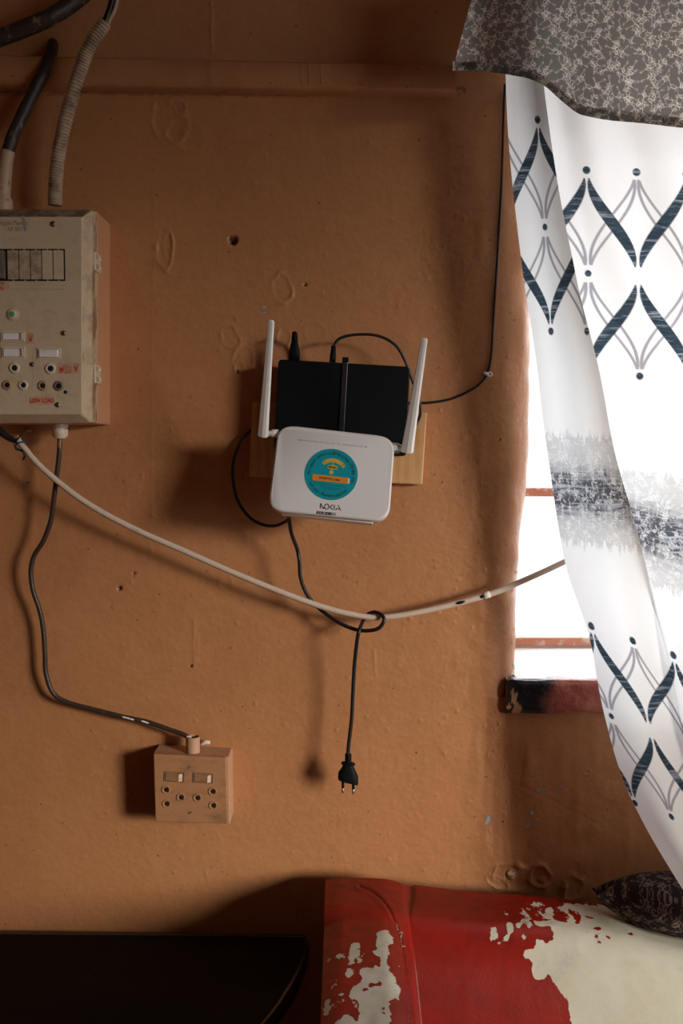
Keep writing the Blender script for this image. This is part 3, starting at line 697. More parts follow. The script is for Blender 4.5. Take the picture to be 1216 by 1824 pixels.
def db_board():
    t = thing('distribution_board', P(0, 753, .0), 'grimy cream electrical distribution board with switches and round sockets at the left edge', 'fuse box')
    def ring(x0, y0, x1, y1, s, r): return [P(a, b, s) for a, b in rrect(x0, y0, x1, y1, r)]
    # back box: carried straight back to the wall
    f = ring(-215, 376, 174.5, 755, .068, 6); bk = [np.array((p[0], 0.002, p[2])) for p in f]
    bevel(loft('back_box', [bk, f], M_OCHREBOX, t), .002)
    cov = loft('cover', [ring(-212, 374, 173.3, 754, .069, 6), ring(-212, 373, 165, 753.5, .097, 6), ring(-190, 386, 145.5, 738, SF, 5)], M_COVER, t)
    bevel(cov, .0012, 3, 20)
    box_seam = loft('seam_gasket', [ring(-212, 377, 172.5, 752, .0665, 5), ring(-212, 377, 172.5, 752, .0705, 5)], M_HOLE, t)
    o = P(0, 560, SF); k = (P(100, 560, SF)[0] - o[0]) / 100; kz = (P(0, 500, SF)[2] - o[2]) / 60
    pl = Plane(o, (k, 0, 0), (0, 0, k), OUT)
    zr = lambda y: (P(0, y, SF)[2] - o[2]) / k
    q = lambda *pp: [(a, zr(b)) for a, b in pp]
    def rect(x0, y0, x1, y1, r=.8): return rrect(x0, zr(y1), x1, zr(y0), r)
    # breaker window with blanks
    pl.flat('breaker_window', rect(-150, 443.5, 117.5, 500.5), .0006, M_HOLE, t, -.001)
    xs = [-140, 15, 36, 56.3, 76.5, 96.5, 116]
    for i in range(1, 6):
        b = pl.flat('blank_strip', rect(xs[i] + 1.0, 446.2, xs[i + 1] - .8, 498, .6), .0018, M_CREAM_DIRTY if i < 4 else M_CREAM, t, 0)
    for i in range(1, 6):
        for yy in (443.8, 498.4):
            pl.flat('tab', rect((xs[i] + xs[i + 1]) / 2 - 1.1, yy, (xs[i] + xs[i + 1]) / 2 + 1.1, yy + 2.6, .3), .0012, M_CREAM_DIRTY, t, 0)
    br = bevel(pl.flat('breaker', rect(-42, 448, 12, 497), .009, M_CLEAR, t, 0), .001)
    bevel(pl.flat('toggle', rect(-30, 466, 7, 487), .016, M_BLUE, br, .009), .001)
    bevel(pl.flat('breaker', rect(-100, 448, -44, 497), .009, M_CLEAR, t, 0), .001)
    # green test button
    c = pl.at(22.5, zr(560), 0)
    disc('button_bezel', c, OUT, 0, 0, M_CREAM, t, prof=[(.0082, 0), (.0082, .0006), (.0068, .0014), (.0062, .0014)])
    b = disc('test_button', c, OUT, 0, 0, M_RINGC, t, prof=[(.0058, 0), (.0056, .0024), (.0047, .003), (.0001, .003)])
    disc('green_dot', pl.at(22.5, zr(560), .003), OUT, .0034, .0003, M_GREEN, b)
    # rocker switches
    for x0, y0, x1, y1, lit in [(1.5, 590.5, 43.5, 608.5, 1), (2.5, 618.5, 44, 638, 1), (66, 620, 107, 639.5, 0)]:
        fr = loft('switch', [pl.pts(rect(x0, y0, x1, y1, 1.5), -.001), pl.pts(rect(x0, y0, x1, y1, 1.5), .0016), pl.pts(rect(x0 + 2, y0 + 2, x1 - 2, y1 - 2, 1), .0018), pl.pts(rect(x0 + 2.4, y0 + 2.4, x1 - 2.4, y1 - 2.4, 1), .0004)], M_RINGC, t)
        a = [(x0 + 3.4, zr(y1 - 3)), (x1 - 3.4, zr(y1 - 3)), (x1 - 3.4, zr(y0 + 3)), (x0 + 3.4, zr(y0 + 3))]
        if lit: hs = (.0028, .0018); xm = x1 - 10
        else: hs = (.0036, .0036); xm = x1 - 6
        yb, yt = zr(y1 - 3), zr(y0 + 3); X = [x0 + 3.4, xm, x1 - 3.2]; Hh = [hs[0], .0022 if lit else .0038, .0052 if lit else .0034]
        V = [pl.at(x, y, h) for y in (yb, yt) for x, h in zip(X, Hh)] + [pl.at(x, y, 0) for y in (yb, yt) for x in X]
        F = [(0, 1, 4, 3), (1, 2, 5, 4), (6, 7, 1, 0), (7, 8, 2, 1), (9, 10, 4, 3), (10, 11, 5, 4), (6, 9, 3, 0), (8, 11, 5, 2), (6, 7, 10, 9), (7, 8, 11, 10)]
        r = mesh('rocker', V, F, M_SWITCH, fr, False); fixn(r); bevel(r, .0004)
    # socket holes
    def hole(x, y, R, m, m2=M_HOLE, off=0):
        c = pl.at(x, zr(y), 0)
        rg = disc('socket_hole', c, OUT, 0, 0, m, t, prof=[(R + .0012, -.0005), (R + .0012, .0008), (R, .0018), (R * .74, .0018), (R * .66, .0004), (R * .62, .0004)])
        disc('hole_shade', pl.at(x + off, zr(y), 0), OUT, R * .60, .0006, m2, rg)
    for x, y, R, m in [(23.8, 655.5, .0058, M_RINGC), (88, 656.5, .0058, M_RINGC), (10, 686, .0052, M_RING), (39, 686, .0052, M_RINGC), (73.5, 687, .0052, M_RING), (102, 687.5, .0052, M_RINGD)]: hole(x, y, R, m)
    disc('screw_hole', pl.at(114, zr(698.5), 0), OUT, .0022, .0004, M_HOLE, t)
    for x, y, R in [(97, 399, .0036), (112.5, 593.5, .0032), (55.5, 649, .0030), (99.5, 721, .0034)]:
        s = disc('screw', pl.at(x, zr(y), 0), OUT, 0, 0, M_STEEL, t, prof=[(R, 0), (R, .0006), (R * .8, .0014), (.0001, .0017)])
        pl.strokes('screw_slot', [[(x - 1.7, zr(y) - .6), (x + 1.7, zr(y) + .6)], [(x + .6, zr(y) - 1.7), (x - .6, zr(y) + 1.7)]], .8, .00185, M_HOLE, s)
    # writing and stickers
    pl.text('lettering', [('Apple Plastics', 28, zr(397.5), 10.5, 0, .84, .25), ('AP 001', 30, zr(408.5), 10, 0, .95, .25)], .0004, M_EMB, t)
    lb = pl.flat('label', rect(50.5, 706, 92, 721.5, .3), .0003, M_PINKL, t, 0)
    pl.text('lettering', [('LOW LOAD', 72, zr(713.8), 11.0, 0, .74, .35)], .0006, M_RED, lb)
    lb = pl.flat('label', rect(-60, 502, 18, 517.5, .3), .0003, M_PINKL, t, 0)
    pl.text('lettering', [('BELOW', -2, zr(505.6), 7.2, 0, .9, .1), ('GLASS', -2, zr(513.6), 7.2, 0, .9, .1)], .0006, M_RED, lb)
    def bulb(x, y, sc_, par):
        a = np.linspace(-.9, math.pi + .9, 20); pts = [(x + 4.4 * sc_ * math.cos(w), y + 4.4 * sc_ * math.sin(w)) for w in a]
        pts = [(x + 1.6 * sc_, y - 6 * sc_)] + pts + [(x - 1.6 * sc_, y - 6 * sc_)]
        pl.strokes('bulb_symbol', [pts, [(x - 1.2 * sc_, y - 5 * sc_), (x - 2 * sc_, y), (x, y - 1.5 * sc_), (x + 2 * sc_, y), (x + 1.2 * sc_, y - 5 * sc_)]], .7, .0006, M_RED, par)
        pl.flat('bulb_base', [(x - 2 * sc_, y - 10.5 * sc_), (x + 2 * sc_, y - 10.5 * sc_), (x + 2.6 * sc_, y - 6.5 * sc_), (x + 1.4 * sc_, y - 4.2 * sc_), (x - 1.4 * sc_, y - 4.2 * sc_), (x - 2.6 * sc_, y - 6.5 * sc_)], .0007, M_RED, par)
    lb = pl.flat('label', rect(47, 592, 60.5, 612.5, 1.5), .0003, M_PINKL, t, 0); bulb(53.7, zr(599), .9, lb)
    lb = pl.flat('label', rect(100.5, 646, 140, 665.5, .3), .0003, M_PINKL, t, 0); bulb(134, zr(652), .8, lb)
    pl.flat('dot_symbol', circ(108, zr(658.5), 3.9), .0006, M_RED, lb)
    zz = zr(658.5)
    pl.strokes('appliance_symbol', [[(112.5, zz + 5), (115, zz + 5.8), (125, zz + 5), (126, zz + 3.2)], [(113, zz + 3.6), (125.5, zz + 2.6)], [(114, zz + 2), (114, zz - 4), (124.5, zz - 4.6), (125, zz + 2)], [(109, zz + 5), (121, zz + 9)], [(102, zz - 5), (124, zz - 5.6)]], .8, .0006, M_RED, lb)
    pl.text('lettering', [('P.A', 119.5, zz - 1.2, 6, 0, .9)], .0007, M_RED, lb)
    pl.flat('smear', [(41, zr(384.5)), (47, zr(384.5)), (50.5, zr(411)), (46, zr(412))], .0003, simple('blue_grey_smear', (.30, .30, .28), .6), t)
    crack = simple('grime_line', (.22, .16, .10), .7)
    for ln in [q((55.5, 652), (57, 665), (57.5, 672), (55, 684), (54, 690), (56, 696)), q((79, 694), (80, 700), (86, 706)), q((11, 694), (12, 702), (20, 710)), q((39, 693), (36, 700), (28, 702)), q((20, 515), (80, 515.4), (116, 515.4)), q((57, 648), (57.5, 630), (60, 621), (66, 620))]: pl.strokes('crack', [ln], .45, .00025, crack, t)
    # hinges on the side
    for yc in (466, 666):
        a = P(167, yc - 17, .083); b = P(167, yc + 17, .083); X = a[0] 
        h = box('hinge', (X - .001, -.088, b[2]), (X + .0035, -.060, a[2]), M_RINGC, t, .0012)
        for y in (a[2] - .006, b[2] + .006):
            disc('hinge_screw', (X + .0035, -.083, y), (1, -.4, 0), .003, .0012, M_CREAM_DIRTY, h, 12)
            disc('hinge_screw', (X + .0035, -.066, y), (1, -.4, 0), .0026, .001, M_RINGC, h, 12)
    # cable glands
    c = P(106.5, 753, .05); disc('gland', c, (0, 0, -1), 0, 0, simple('white_gland', (.72, .60, .50), .35, dirt=(.55, .27, .13), dscale=60), t, 8, prof=[(.0112, -.002), (.0112, .006), (.0095, .0065), (.0095, .008), (.0108, .0085), (.0108, .017), (.0075, .021), (.0055, .021)])
    c = P(6, 376, .05); disc('gland', c, (0, 0, 1), 0, 0, M_PIPEC, t, 20, prof=[(.012, -.002), (.0125, .006), (.0125, .014), (.0095, .018), (.0095, .022), (.0001, .022)])
db_board()

# conduits above the board
tube('painted_pipe', [(4, 358, .05), (8, 318, .05), (11, 285, .048), (22, 245, .045), (40, 205, .04), (62, 160, .035), (80, 125, .03), (92, 92, .012), (97, 68, -.02)], lambda t: .0085 - .0006 * t + .0003 * math.sin(40 * t), M_PIPE, n=10)
pp = bpy.data.objects['painted_pipe']; tag(pp, 'dark flaking painted cable bending from the wall down to the board top, far left', 'cable')
tube('cream_paint_sleeve', [(4, 360, .05), (6, 345, .05), (8, 318, .05), (10.5, 290, .0485), (14, 270, .047)], .0091, M_PIPEC, pp, n=8)
def conduit():
    path = catmull([P(*p) for p in [(98, 366, .045), (99, 330, .046), (103, 285, .05), (112, 235, .055), (126, 180, .06), (143, 125, .065), (160, 82, .07), (188, 40, .072)]], 60)
    n = len(path); L = 62
    t = tube3('corrugated_conduit', path, lambda t: .0088 + .0009 * math.sin(2 * math.pi * t * L) - .0005 * t, M_CONDUIT, None, 20)
    tag(t, 'ribbed cream flexible conduit rising from the top of the cream board', 'conduit')
    e = P(186, 42, .072)
    tube('inner_wire', [(182, 52, .072), (190, 32, .073), (198, 8, .073), (204, -30, .072), (206, -120, .06), (204, -330, .04)], .0042, M_BLACKC, t, label='black wire')
    tube('inner_wire', [(188, 50, .072), (197, 32, .075), (206, 12, .076), (212, -30, .074), (215, -120, .062), (214, -330, .042)], .0026, simple('pale_wire', (.42, .33, .22), .5), t, label='pale wire')
conduit()
o = tube('supply_cable', [(-40, 78, .06), (0, 67, .06), (45, 50, .06), (90, 30, .058), (130, 4, .05), (180, -40, .045), (240, -110, .04), (290, -200, .035), (330, -330, .03)], .0108, M_PIPE, n=10, seg=16)
tag(o, 'thick black supply cable crossing the top left corner with flaked paint', 'cable')

# cables below the board
o = tube('white_cable', [(28, 778, .060), (45, 800, .060), (80, 838, .058), (150, 893, .055), (235, 940, .052), (330, 982, .050), (430, 1026, .048), (550, 1073, .046), (630, 1095, .045), (690, 1099, .044), (780, 1083, .040), (870, 1059, .034), (930, 1035, .030), (1000, 1003, .024), (1060, 972, .016), (1120, 940, .012)], .0041, M_WCABLE, n=14)
tag(o, 'sagging white paint-flecked cable strung across the wall into the window', 'cable')
for a, b in (((812, 1075.5, .0425), (828, 1071, .042)), ((856, 1065, .0395), (862, 1060, .0395))):
    pa, pb = P(*a), P(*b); tube3('bare_patch', catmull([pa, (pa + pb) / 2, pb], 5), lambda t: .0022 * math.sin(math.pi * (t * .8 + .1)), M_HOLE, o, 8)
pa, pb = P(860, 1062.5, .0348), P(872, 1058.3, .0338); tube3('tape_wrap', [pa, (pa + pb) / 2, pb], .0046, simple('white_tape', (.78, .70, .66), .5), o, 12)
o = tube('black_cable', [(-60, 715, .06), (-20, 748, .062), (0, 768, .062), (16, 780, .061), (32, 786, .060)], lambda t: .0052 - .0012 * t, M_BLACKC, n=10)
tag(o, 'thick black cable under the board tied to the end of the white cable', 'cable')
def loopring(name, c, r, rad, mat, tilt, label, cat, sweep=(0, 6.283)):
    a = np.linspace(sweep[0], sweep[1], 26); ct, st = math.cos(tilt), math.sin(tilt)
    pts = [c + np.array((r * math.cos(w) * ct - r * .55 * math.sin(w) * st, -r * .9 * math.sin(w), r * math.cos(w) * st + r * .55 * math.sin(w) * ct)) for w in a]
    o = tube3(name, pts, rad, mat, None, 8); tag(o, label, cat)
loopring('wire_tie', P(39, 795, .060), .0085, .0011, simple('blue_wire', (.0, .06, .16), .35), .5, 'blue wire tie looped round the white cable end', 'wire tie', (0, 3.4))
loopring('wire_tie', P(36, 797, .060), .0085, .0011, simple('green_wire', (.0, .13, .11), .35), -.4, 'green wire tie looped round the white cable end below the blue one', 'wire tie', (3.1, 6.5))
o = tube('tie_wire', [(30, 784, .066), (38, 774, .070), (46, 769, .070), (53, 767, .068), (57, 771, .067)], .0012, simple('rusty_wire', (.06, .03, .02), .6), n=6, seg=8)
tag(o, 'short rusty tie wire sticking up where the black and white cables join', 'wire')
o = tube('tie_wire', [(38, 800, .066), (42, 806, .067), (44, 812, .066), (41, 819, .065)], .0014, M_BLACKC, n=6, seg=8)
tag(o, 'short black wire end dangling below the cable tie', 'wire')
o = tube('socket_supply_cable', [(106.5, 768, .05), (106, 800, .049), (102, 840, .046), (97, 880, .043), (91, 925, .038), (78, 962, .034), (61, 990, .030), (55, 1018, .028), (59, 1052, .026), (70, 1085, .024), (77, 1120, .022), (80, 1165, .021), (82, 1200, .020), (95, 1235, .019), (120, 1251, .018), (160, 1262, .018), (220, 1277, .020), (262, 1286, .020), (300, 1299, .022), (330, 1310, .025), (343, 1322, .028)], .0033, M_DCABLE, n=10)
tag(o, 'dark painted cable running from the board bottom down to the small socket box', 'cable')
for x, y, s in [(221, 1277.5, .0225), (227, 1279, .0228), (234, 1281, .0228), (255, 1285, .0232), (261, 1287, .0225), (336, 1312, .029)]:
    pa, pb = P(x - 4, y - 1, s), P(x + 5, y + 1.5, s); tube3('paint_chip', catmull([pa, (pa + pb) / 2, pb], 5), lambda t: .0012 * math.sin(math.pi * (t * .8 + .1)) + .0003, M_CHIP, o, 8)

# ================================================================ LOWER SOCKET BOX
def socket_box():
    t = thing('wall_socket_box', P(340, 1460, 0), 'double wall socket box painted over in ochre, low on the wall', 'socket')
    F = [(273, 1342.5), (402.5, 1350), (405.5, 1467.5), (276.5, 1464)]
    s1, s2 = .052, .044
    def fr(inset, s):
        c = np.mean(F, 0); return [np.array(p) + (c - np.array(p)) / np.linalg.norm(c - np.array(p)) * inset for p in F]
    f = [P(a, b, s1) for a, b in roundpoly(fr(0, 0), 3)]; b_ = [np.array((p[0], -s2, p[2])) for p in f]
    pl_ = bevel(loft('faceplate', [b_, f], M_SOCK, t), .0014, 3)
    f = [P(a, b, s2) for a, b in roundpoly(fr(4, 0), 3)]; 
    loft('gap', [[np.array((p[0], -.040, p[2])) for p in f], f], M_HOLE, t)
    G = [(272.5, 1341), (408, 1348), (410, 1468), (276.5, 1464)]
    f = [P(a, b, .041) for a, b in roundpoly(G, 3)]; bevel(loft('box_body', [[np.array((p[0], .002, p[2])) for p in f], f], M_SOCKBOX, t), .0012)
    o = P(273, 1342.5, s1); ex = P(402.5, 1350, s1) - o; ex /= np.linalg.norm(ex); ez = np.array((-ex[2], 0, ex[0])); sc_ = 1
    pl = Plane(o, ex, ez, OUT)
    def loc(x, y): q = P(x, y, s1) - o; return q @ ex, q @ ez
    k = .00075
    for x, y in ((310.5, 1383.5), (361.5, 1385.5)):
        cx, cy = loc(x, y)
        r = lambda w, h, q: rrect(cx - w, cy - h, cx + w, cy + h, q)
        sw = loft('switch', [pl.pts(r(.0140, .0072, .001), -.002), pl.pts(r(.0140, .0072, .001), .0008), pl.pts(r(.0126, .006, .0008), .0009), pl.pts(r(.0124, .0058, .0008), -.0002)], M_RINGD, t)
        X = [cx - .0118, cx + .0065, cx + .0108]; Hh = [.0012, .0050, .0022]; V = [pl.at(a, b, h) for b in (cy - .0052, cy + .0052) for a, h in zip(X, Hh)] + [pl.at(a, b, -.001) for b in (cy - .0052, cy + .0052) for a in X]
        Fa = [(0, 1, 4, 3), (1, 2, 5, 4), (6, 7, 1, 0), (7, 8, 2, 1), (9, 10, 4, 3), (10, 11, 5, 4), (6, 9, 3, 0), (8, 11, 5, 2), (6, 7, 10, 9), (7, 8, 11, 10)]
        rk = mesh('rocker', V, Fa, M_SOCK, sw, False); fixn(rk); bevel(rk, .0004)
        wv = [pl.at(cx + .0067, cy - .005, .0051), pl.at(cx + .0109, cy - .005, .0024), pl.at(cx + .0109, cy + .005, .0024), pl.at(cx + .0067, cy + .005, .0051)]
        mesh('pale_edge', wv, [(0, 1, 2, 3)], M_SOCKEDGE, sw, False)  # paler face laid over the rocker's right-hand slope
    for x, y in ((295.5, 1406.5), (296.5, 1431.5), (322, 1420), (351.5, 1421), (378.5, 1409.5), (379.5, 1434.5)):
        cx, cy = loc(x, y); c = pl.at(cx, cy); R = .0056
        rg = disc('socket_hole', c, OUT, 0, 0, M_SOCK, t, prof=[(R + .001, -.0005), (R + .001, .0003), (R + .0003, .0003), (R, .0012), (R * .78, .0012), (R * .62, .0001), (R * .58, .0001)])
        disc('hole_shade', pl.at(cx + .0006, cy), OUT, R * .56, .0004, M_HOLE, rg)
    for x, y in ((337, 1366.5), (338.5, 1447.5)):
        cx, cy = loc(x, y); s = disc('screw', pl.at(cx, cy), OUT, 0, 0, M_SCREWD, t, prof=[(.0031, 0), (.003, .0004), (.0001, .0006)])
        pl.strokes('screw_slot', [[(cx - .0018, cy - .0018), (cx + .0018, cy + .0018)]], .0007, .0009, M_HOLE, s)
    c = P(343.5, 1336, .030); c[2] -= .002
    disc('conduit_stub', c, (0, 0, 1), 0, 0, M_SOCKBOX, t, 24, prof=[(.0098, -.001), (.0098, .0205), (.0088, .0212), (.0082, .0205), (.0082, .012), (.0001, .012)])
    w = P(365, 1323, .01); tube3('filler_blob', catmull([P(358, 1326, .012), P(366, 1322, .012), P(374, 1323, .011)], 5), lambda q: .0022 + .0012 * math.sin(3 * q), simple('white_filler', (.66, .58, .52), .7), t, 8)
socket_box()

# ================================================================ BOARD, POWER BOX, ROUTER
o = slab('wooden_board', [(449.5, 716), (760.5, 734), (752, 863.5), (443, 849)], .020, 0.0, M_WOOD, None, .0022, 3)
tag(o, 'pale pine mounting board screwed to the wall behind the white router', 'board')
def power_box():
    s1 = .060; t = thing('power_backup_box', P(610, 790, .02), 'flat matt black box fixed upright behind the white router', 'device')
    C = [(497, 641), (729, 654.5), (722, 812), (489, 800)]
    f = [P(a, b, s1) for a, b in roundpoly(C, 7)]; f2 = [P(a, b, s1 - .003) for a, b in roundpoly([(496, 640), (730, 653.5), (723, 813), (488, 801)], 8)]
    m = [np.array((p[0], -.022, p[2])) for p in f2]; bevel(loft('case', [m, f2, f], M_BLACK, t), .0008)
    # strap
    a, b = P(615, 640, s1), P(606, 800, s1); w = np.array((.0035, 0, 0))
    st = loft('cable_tie', [[a - w + (0, -.0002, 0), a + w + (0, -.0002, 0), a + w + (0, -.0022, 0), a - w + (0, -.0022, 0)], [b - w, b + w, b + w + (0, -.002, 0), b - w + (0, -.002, 0)]], simple('black_strap', (.016, .018, .02), .3), t); bevel(st, .0004)
    box('tie_head', (a[0] - .0042, -s1 - .004, a[2] - .004), (a[0] + .0042, -s1 + .006, a[2] + .0025), M_BLACK, st, .0008)
    edge = P(619, 645, s1 + .0022); 
power_box()
def iec_plug():
    t = thing('power_connector', P(524, 640, .045), 'black moulded power connector pushed into the top left of the black box', 'plug')
    a = P(524, 642, .045); b = P(524.5, 592, .045); d = b - a
    rings = []
    for q, wx, wy in [(0, .0072, .0055), (.30, .0074, .0057), (.48, .0058, .0052), (.62, .0046, .0046), (.66, .0044, .0044)]:
        c = a + d * q; rings.append([c + np.array(((1 if abs(math.cos(w)) > .01 else 1) * wx * math.copysign(abs(math.cos(w)) ** .6, math.cos(w)), wy * math.copysign(abs(math.sin(w)) ** .6, math.sin(w)), 0)) for w in np.linspace(0, 2 * math.pi, 24, endpoint=False)])
    loft('connector_body', rings, M_BLACK, t, smooth=True)
    path = np.array([a + d * q for q in np.linspace(.64, 1.0, 44)]); tube3('strain_relief', path, lambda u: (.0044 - .0006 * u) * (1 - .10 * (math.sin(u * 6 * 2 * math.pi) > .2)) * (1 if u < .97 else .85), M_BLACK, t, 14)
    tube3('cord', catmull([b + (0, 0, -.003), b + (0, .006, .0005), b + (.001, .018, -.004), b + (.001, .034, -.02), P(524, 690, .008)], 6), .0022, M_BLACKC, t, 8)
iec_plug()
o = tube('lead_wire', [(592, 645, .046), (594, 620, .046), (605, 603, .046), (635, 596, .046), (672, 598, .044), (702, 613, .042), (720, 640, .040), (735, 680, .036), (746, 712, .034), (749, 735, .034), (742, 755, .034), (733, 767, .045), (725, 785, .064), (715, 800, .078), (706, 806, .082), (696, 803, .09)], .0019, M_BLACKC, n=10, seg=10)
tag(o, 'thin black lead looping from the black box top round behind the right antenna', 'cable')
a, b = P(592, 645, .046), P(594, 616, .046); d = b - a
tube3('barrel_plug', [a + d * q for q in np.linspace(0, 1, 30)], lambda u: (.0041 - .0012 * max(0, u - .4)) * (1 - .1 * (u > .45 and math.sin(u * 40) > .2)), M_BLACK, o, 14)

def router():
    TL, TR, BR, BL = P(495.5, 755, .130), P(704, 778, .130), P(693, 930, .163), P(476, 909, .163)
    c = (TL + TR + BR + BL) / 4; ex = (TR - TL) + (BR - BL); ex /= np.linalg.norm(ex); up = (TL - BL) + (TR - BR); n = np.cross(up, ex); n = n / np.linalg.norm(n)
    if n[1] > 0: n = -n
    ey = np.cross(n, ex); ey = -ey if ey[2] < 0 else ey
    pl = Plane(c, ex, ey, n); q = [((p - c) @ ex, (p - c) @ ey) for p in (BL, BR, TR, TL)]
    t = thing('router', c - n * .03, 'white wifi router with two antennas and a round teal sticker, hung on the wall', 'router')
    def sc_(k, dx=0, dy=0, r=.021): return roundpoly([(x * k + dx, y * k + dy) for x, y in q], r, 8)
    fl = lambda kx, h, r=.021: pl.pts(roundpoly([(x - math.copysign(kx, x), y - math.copysign(kx, y)) for x, y in q], r, 8), h)
    body = loft('front_shell', [fl(.003, -.012), fl(.0003, -.010), fl(0, -.0045), fl(.0006, -.0015), fl(.0022, 0)], M_WHITE, t, smooth=True); autosmooth(body, 35)
    fu = lambda kx, up_, h: pl.pts([(x, y + (up_ if y > 0 else 0)) for x, y in roundpoly([(x - math.copysign(kx, x), y - math.copysign(kx, y)) for x, y in q], .021, 8)], h)
    loft('side_band', [fu(.004, .001, -.026), fu(.0012, .0042, -.022), fu(.0012, .0036, -.0105)], M_VENT, t, smooth=False)
    loft('rear_shell', [fl(.030, -.072), fl(.016, -.066), fl(.008, -.036), fl(.005, -.026)], M_WHITE2, t)
    # ventilation ribs along the top edge
    hw = q[2][0]; ty = max(q[2][1], q[3][1])
    for i in range(38):
        x = q[3][0] + .022 + i * (q[2][0] - q[3][0] - .044) / 37; f = (x - q[3][0]) / (q[2][0] - q[3][0]); y = q[3][1] + (q[2][1] - q[3][1]) * f
        V = [pl.at(x + a, y + b, h) for h in (-.021, -.013) for a, b in ((-.0008, -.004), (.0008, -.004), (.0008, -.0012), (-.0008, -.0012))]
        V = [pl.at(x + a, y + b, h) for h in (-.021, -.0098) for a, b in ((-.0007, -.004), (.0007, -.004), (.0007, .0026), (-.0007, .0026))]
        mesh('vent_rib', V, [(0, 1, 2, 3), (4, 5, 6, 7), (0, 1, 5, 4), (1, 2, 6, 5), (2, 3, 7, 6), (3, 0, 4, 7)], M_WHITE, t, False)
    # foot strip under the lower edge
    def pxl(x, y): 
        p = P(x, y, .150) - c; return p @ ex, p @ ey
    A = pxl(501, 914); B = pxl(664, 932); u = np.array(B) - np.array(A); u /= np.linalg.norm(u); v = np.array((-u[1], u[0]))
    poly = [np.array(A) + v * .006, np.array(A) - v * .0012, np.array(B) - v * .0012, np.array(B) + v * .006]
    bevel(loft('foot', [pl.pts(roundpoly(poly, .0012, 3), -.024), pl.pts(roundpoly(poly, .0012, 3), -.011)], M_WHITE2, t), .001)
    # LED captions
    k = .00078
    def L(px, py):
        # ray onto the tilted face
        a = P(px, py, .30); d = P(px, py, 0.0) - a; s = ((c - a) @ n) / (d @ n); p = a + d * s - c; return p @ ex, p @ ey
    items = []
    for s, x in zip(['POWER', 'PON', 'AUTH', 'LAN1', 'LAN2', 'LAN3', 'LAN4', 'TEL'], [534.5, 545, 554, 563.5, 573, 583, 592.5, 602.5]):
        X, Y = L(x, 785.0 + (x - 534) * .105 - 1); items.append((s, X, Y, .0020, -.0))
    for s, x in zip(['WPS', 'INTERNET', '2.4GHz', '5GHz', 'USB'], [612, 621, 631.5, 642, 651]):
        X, Y = L(x, 785.0 + (x - 534) * .105 - 1); items.append((s, X, Y, .0020, 0))
    ang = 0.0
    pl.text('led_captions', items, .0003, M_GREYINK, t)
    # sticker
    sx, sy = L(589.5, 845); R = np.linalg.norm(np.array(L(637, 845)) - np.array(L(542, 845))) / 2
    st = pl.flat('round_sticker', circ(sx, sy, R, 64), .0003, M_TEAL, t, 0)
    tilt = -.03
    S = lambda x, y: (sx + R * (x * math.cos(tilt) - y * math.sin(tilt)), sy + R * (x * math.sin(tilt) + y * math.cos(tilt)))
    def arc_text(body, r, a0, a1, size, out=True):
        it = []; n_ = len(body)
        wid = {'i': .5, 'l': .5, 't': .62, 'r': .66, 'f': .6, ' ': .55, '1': .8, 'W': 1.5, 'A': 1.15, 'm': 1.5, '.': .5, '-': .7, '/': .6, '(': .9}
        ws = [wid.get(ch, 1.0) for ch in body]; T = sum(ws); acc = 0
        for ch, w in zip(body, ws):
            f = (acc + w / 2) / T; acc += w; a = a0 + (a1 - a0) * f
            X, Y = S(r * math.cos(a), r * math.sin(a))
            if ch != ' ': it.append((ch, X, Y, size, a - math.pi / 2 + tilt if out else a + math.pi / 2 + tilt, 1.0, 0))
        return it
    d2r = math.radians
    it = arc_text('For support contact us', .83, d2r(187), d2r(97), R * .175) + arc_text('WhatsApp 078 886 1090', .83, d2r(84), d2r(-17), R * .175)
    it += arc_text('web chat - fibertime.app/chat', .83, d2r(209), d2r(321), R * .175, False)
    pl.text('curved_lettering', it, .0005, M_INK, st)
    X, Y = S(.83 * math.cos(d2r(90.5)), .83 * math.sin(d2r(90.5))); a = np.linspace(-2.2, 3.2, 16)
    pl.strokes('chat_symbol', [[(X + R * .055 * math.cos(w), Y + R * .055 * math.sin(w)) for w in a] + [(X - R * .07, Y - R * .07)], [(X - .02 * R, Y + .02 * R), (X - .0 * R, Y - .015 * R), (X + .02 * R, Y - .02 * R)]], R * .022, .0005, M_INK, st)
    # wifi emblem
    a = np.linspace(d2r(133), d2r(42), 20); ctr = (.03, .05); r1, r2 = .50, .36
    arc = [S(ctr[0] + .50 * math.cos(w) * 1.0, ctr[1] + .50 * math.sin(w)) for w in a] ; arc2 = [S(ctr[0] + .50 * math.cos(w), ctr[1] + .50 * math.sin(w)) for w in a]
    pl.strokes('wifi_arc', [arc], R * .155, .0006, M_YEL, st)
    for w in (a[0], a[-1]): X, Y = S(ctr[0] + .5 * math.cos(w), ctr[1] + .5 * math.sin(w)); pl.flat('arc_end', circ(X, Y, R * .077, 20), .0006, M_YEL, st)
    X, Y = S(.02, .28); pl.flat('name_badge', rrect(X - R * .19, Y - R * .075, X + R * .19, Y + R * .075, R * .07), .0006, M_YEL, st)
    pl.text('badge_lettering', [('fibertime', X, Y, R * .105, tilt, .8, .00012)], .0008, M_INK, st)
    pl.strokes('stem', [[S(.025, .44), S(.02, .35)], [S(.015, .22), S(.01, .10)]], R * .045, .0006, M_YEL, st)
    X, Y = S(.0, .08); pl.flat('dot', circ(X, Y, R * .083, 24), .0006, M_YEL, st)
    # orange number label, slightly skewed
    tl, tr, brr, bll = [L(*p) for p in ((556.3, 844.5), (621.5, 852), (620.8, 862), (556.2, 855.5))]
    wl = pl.flat('white_label', [L(556.5, 845), L(622.5, 852.3), L(622, 861.5), L(556.3, 855.5)], .0005, M_WHITE2, st, .0003)
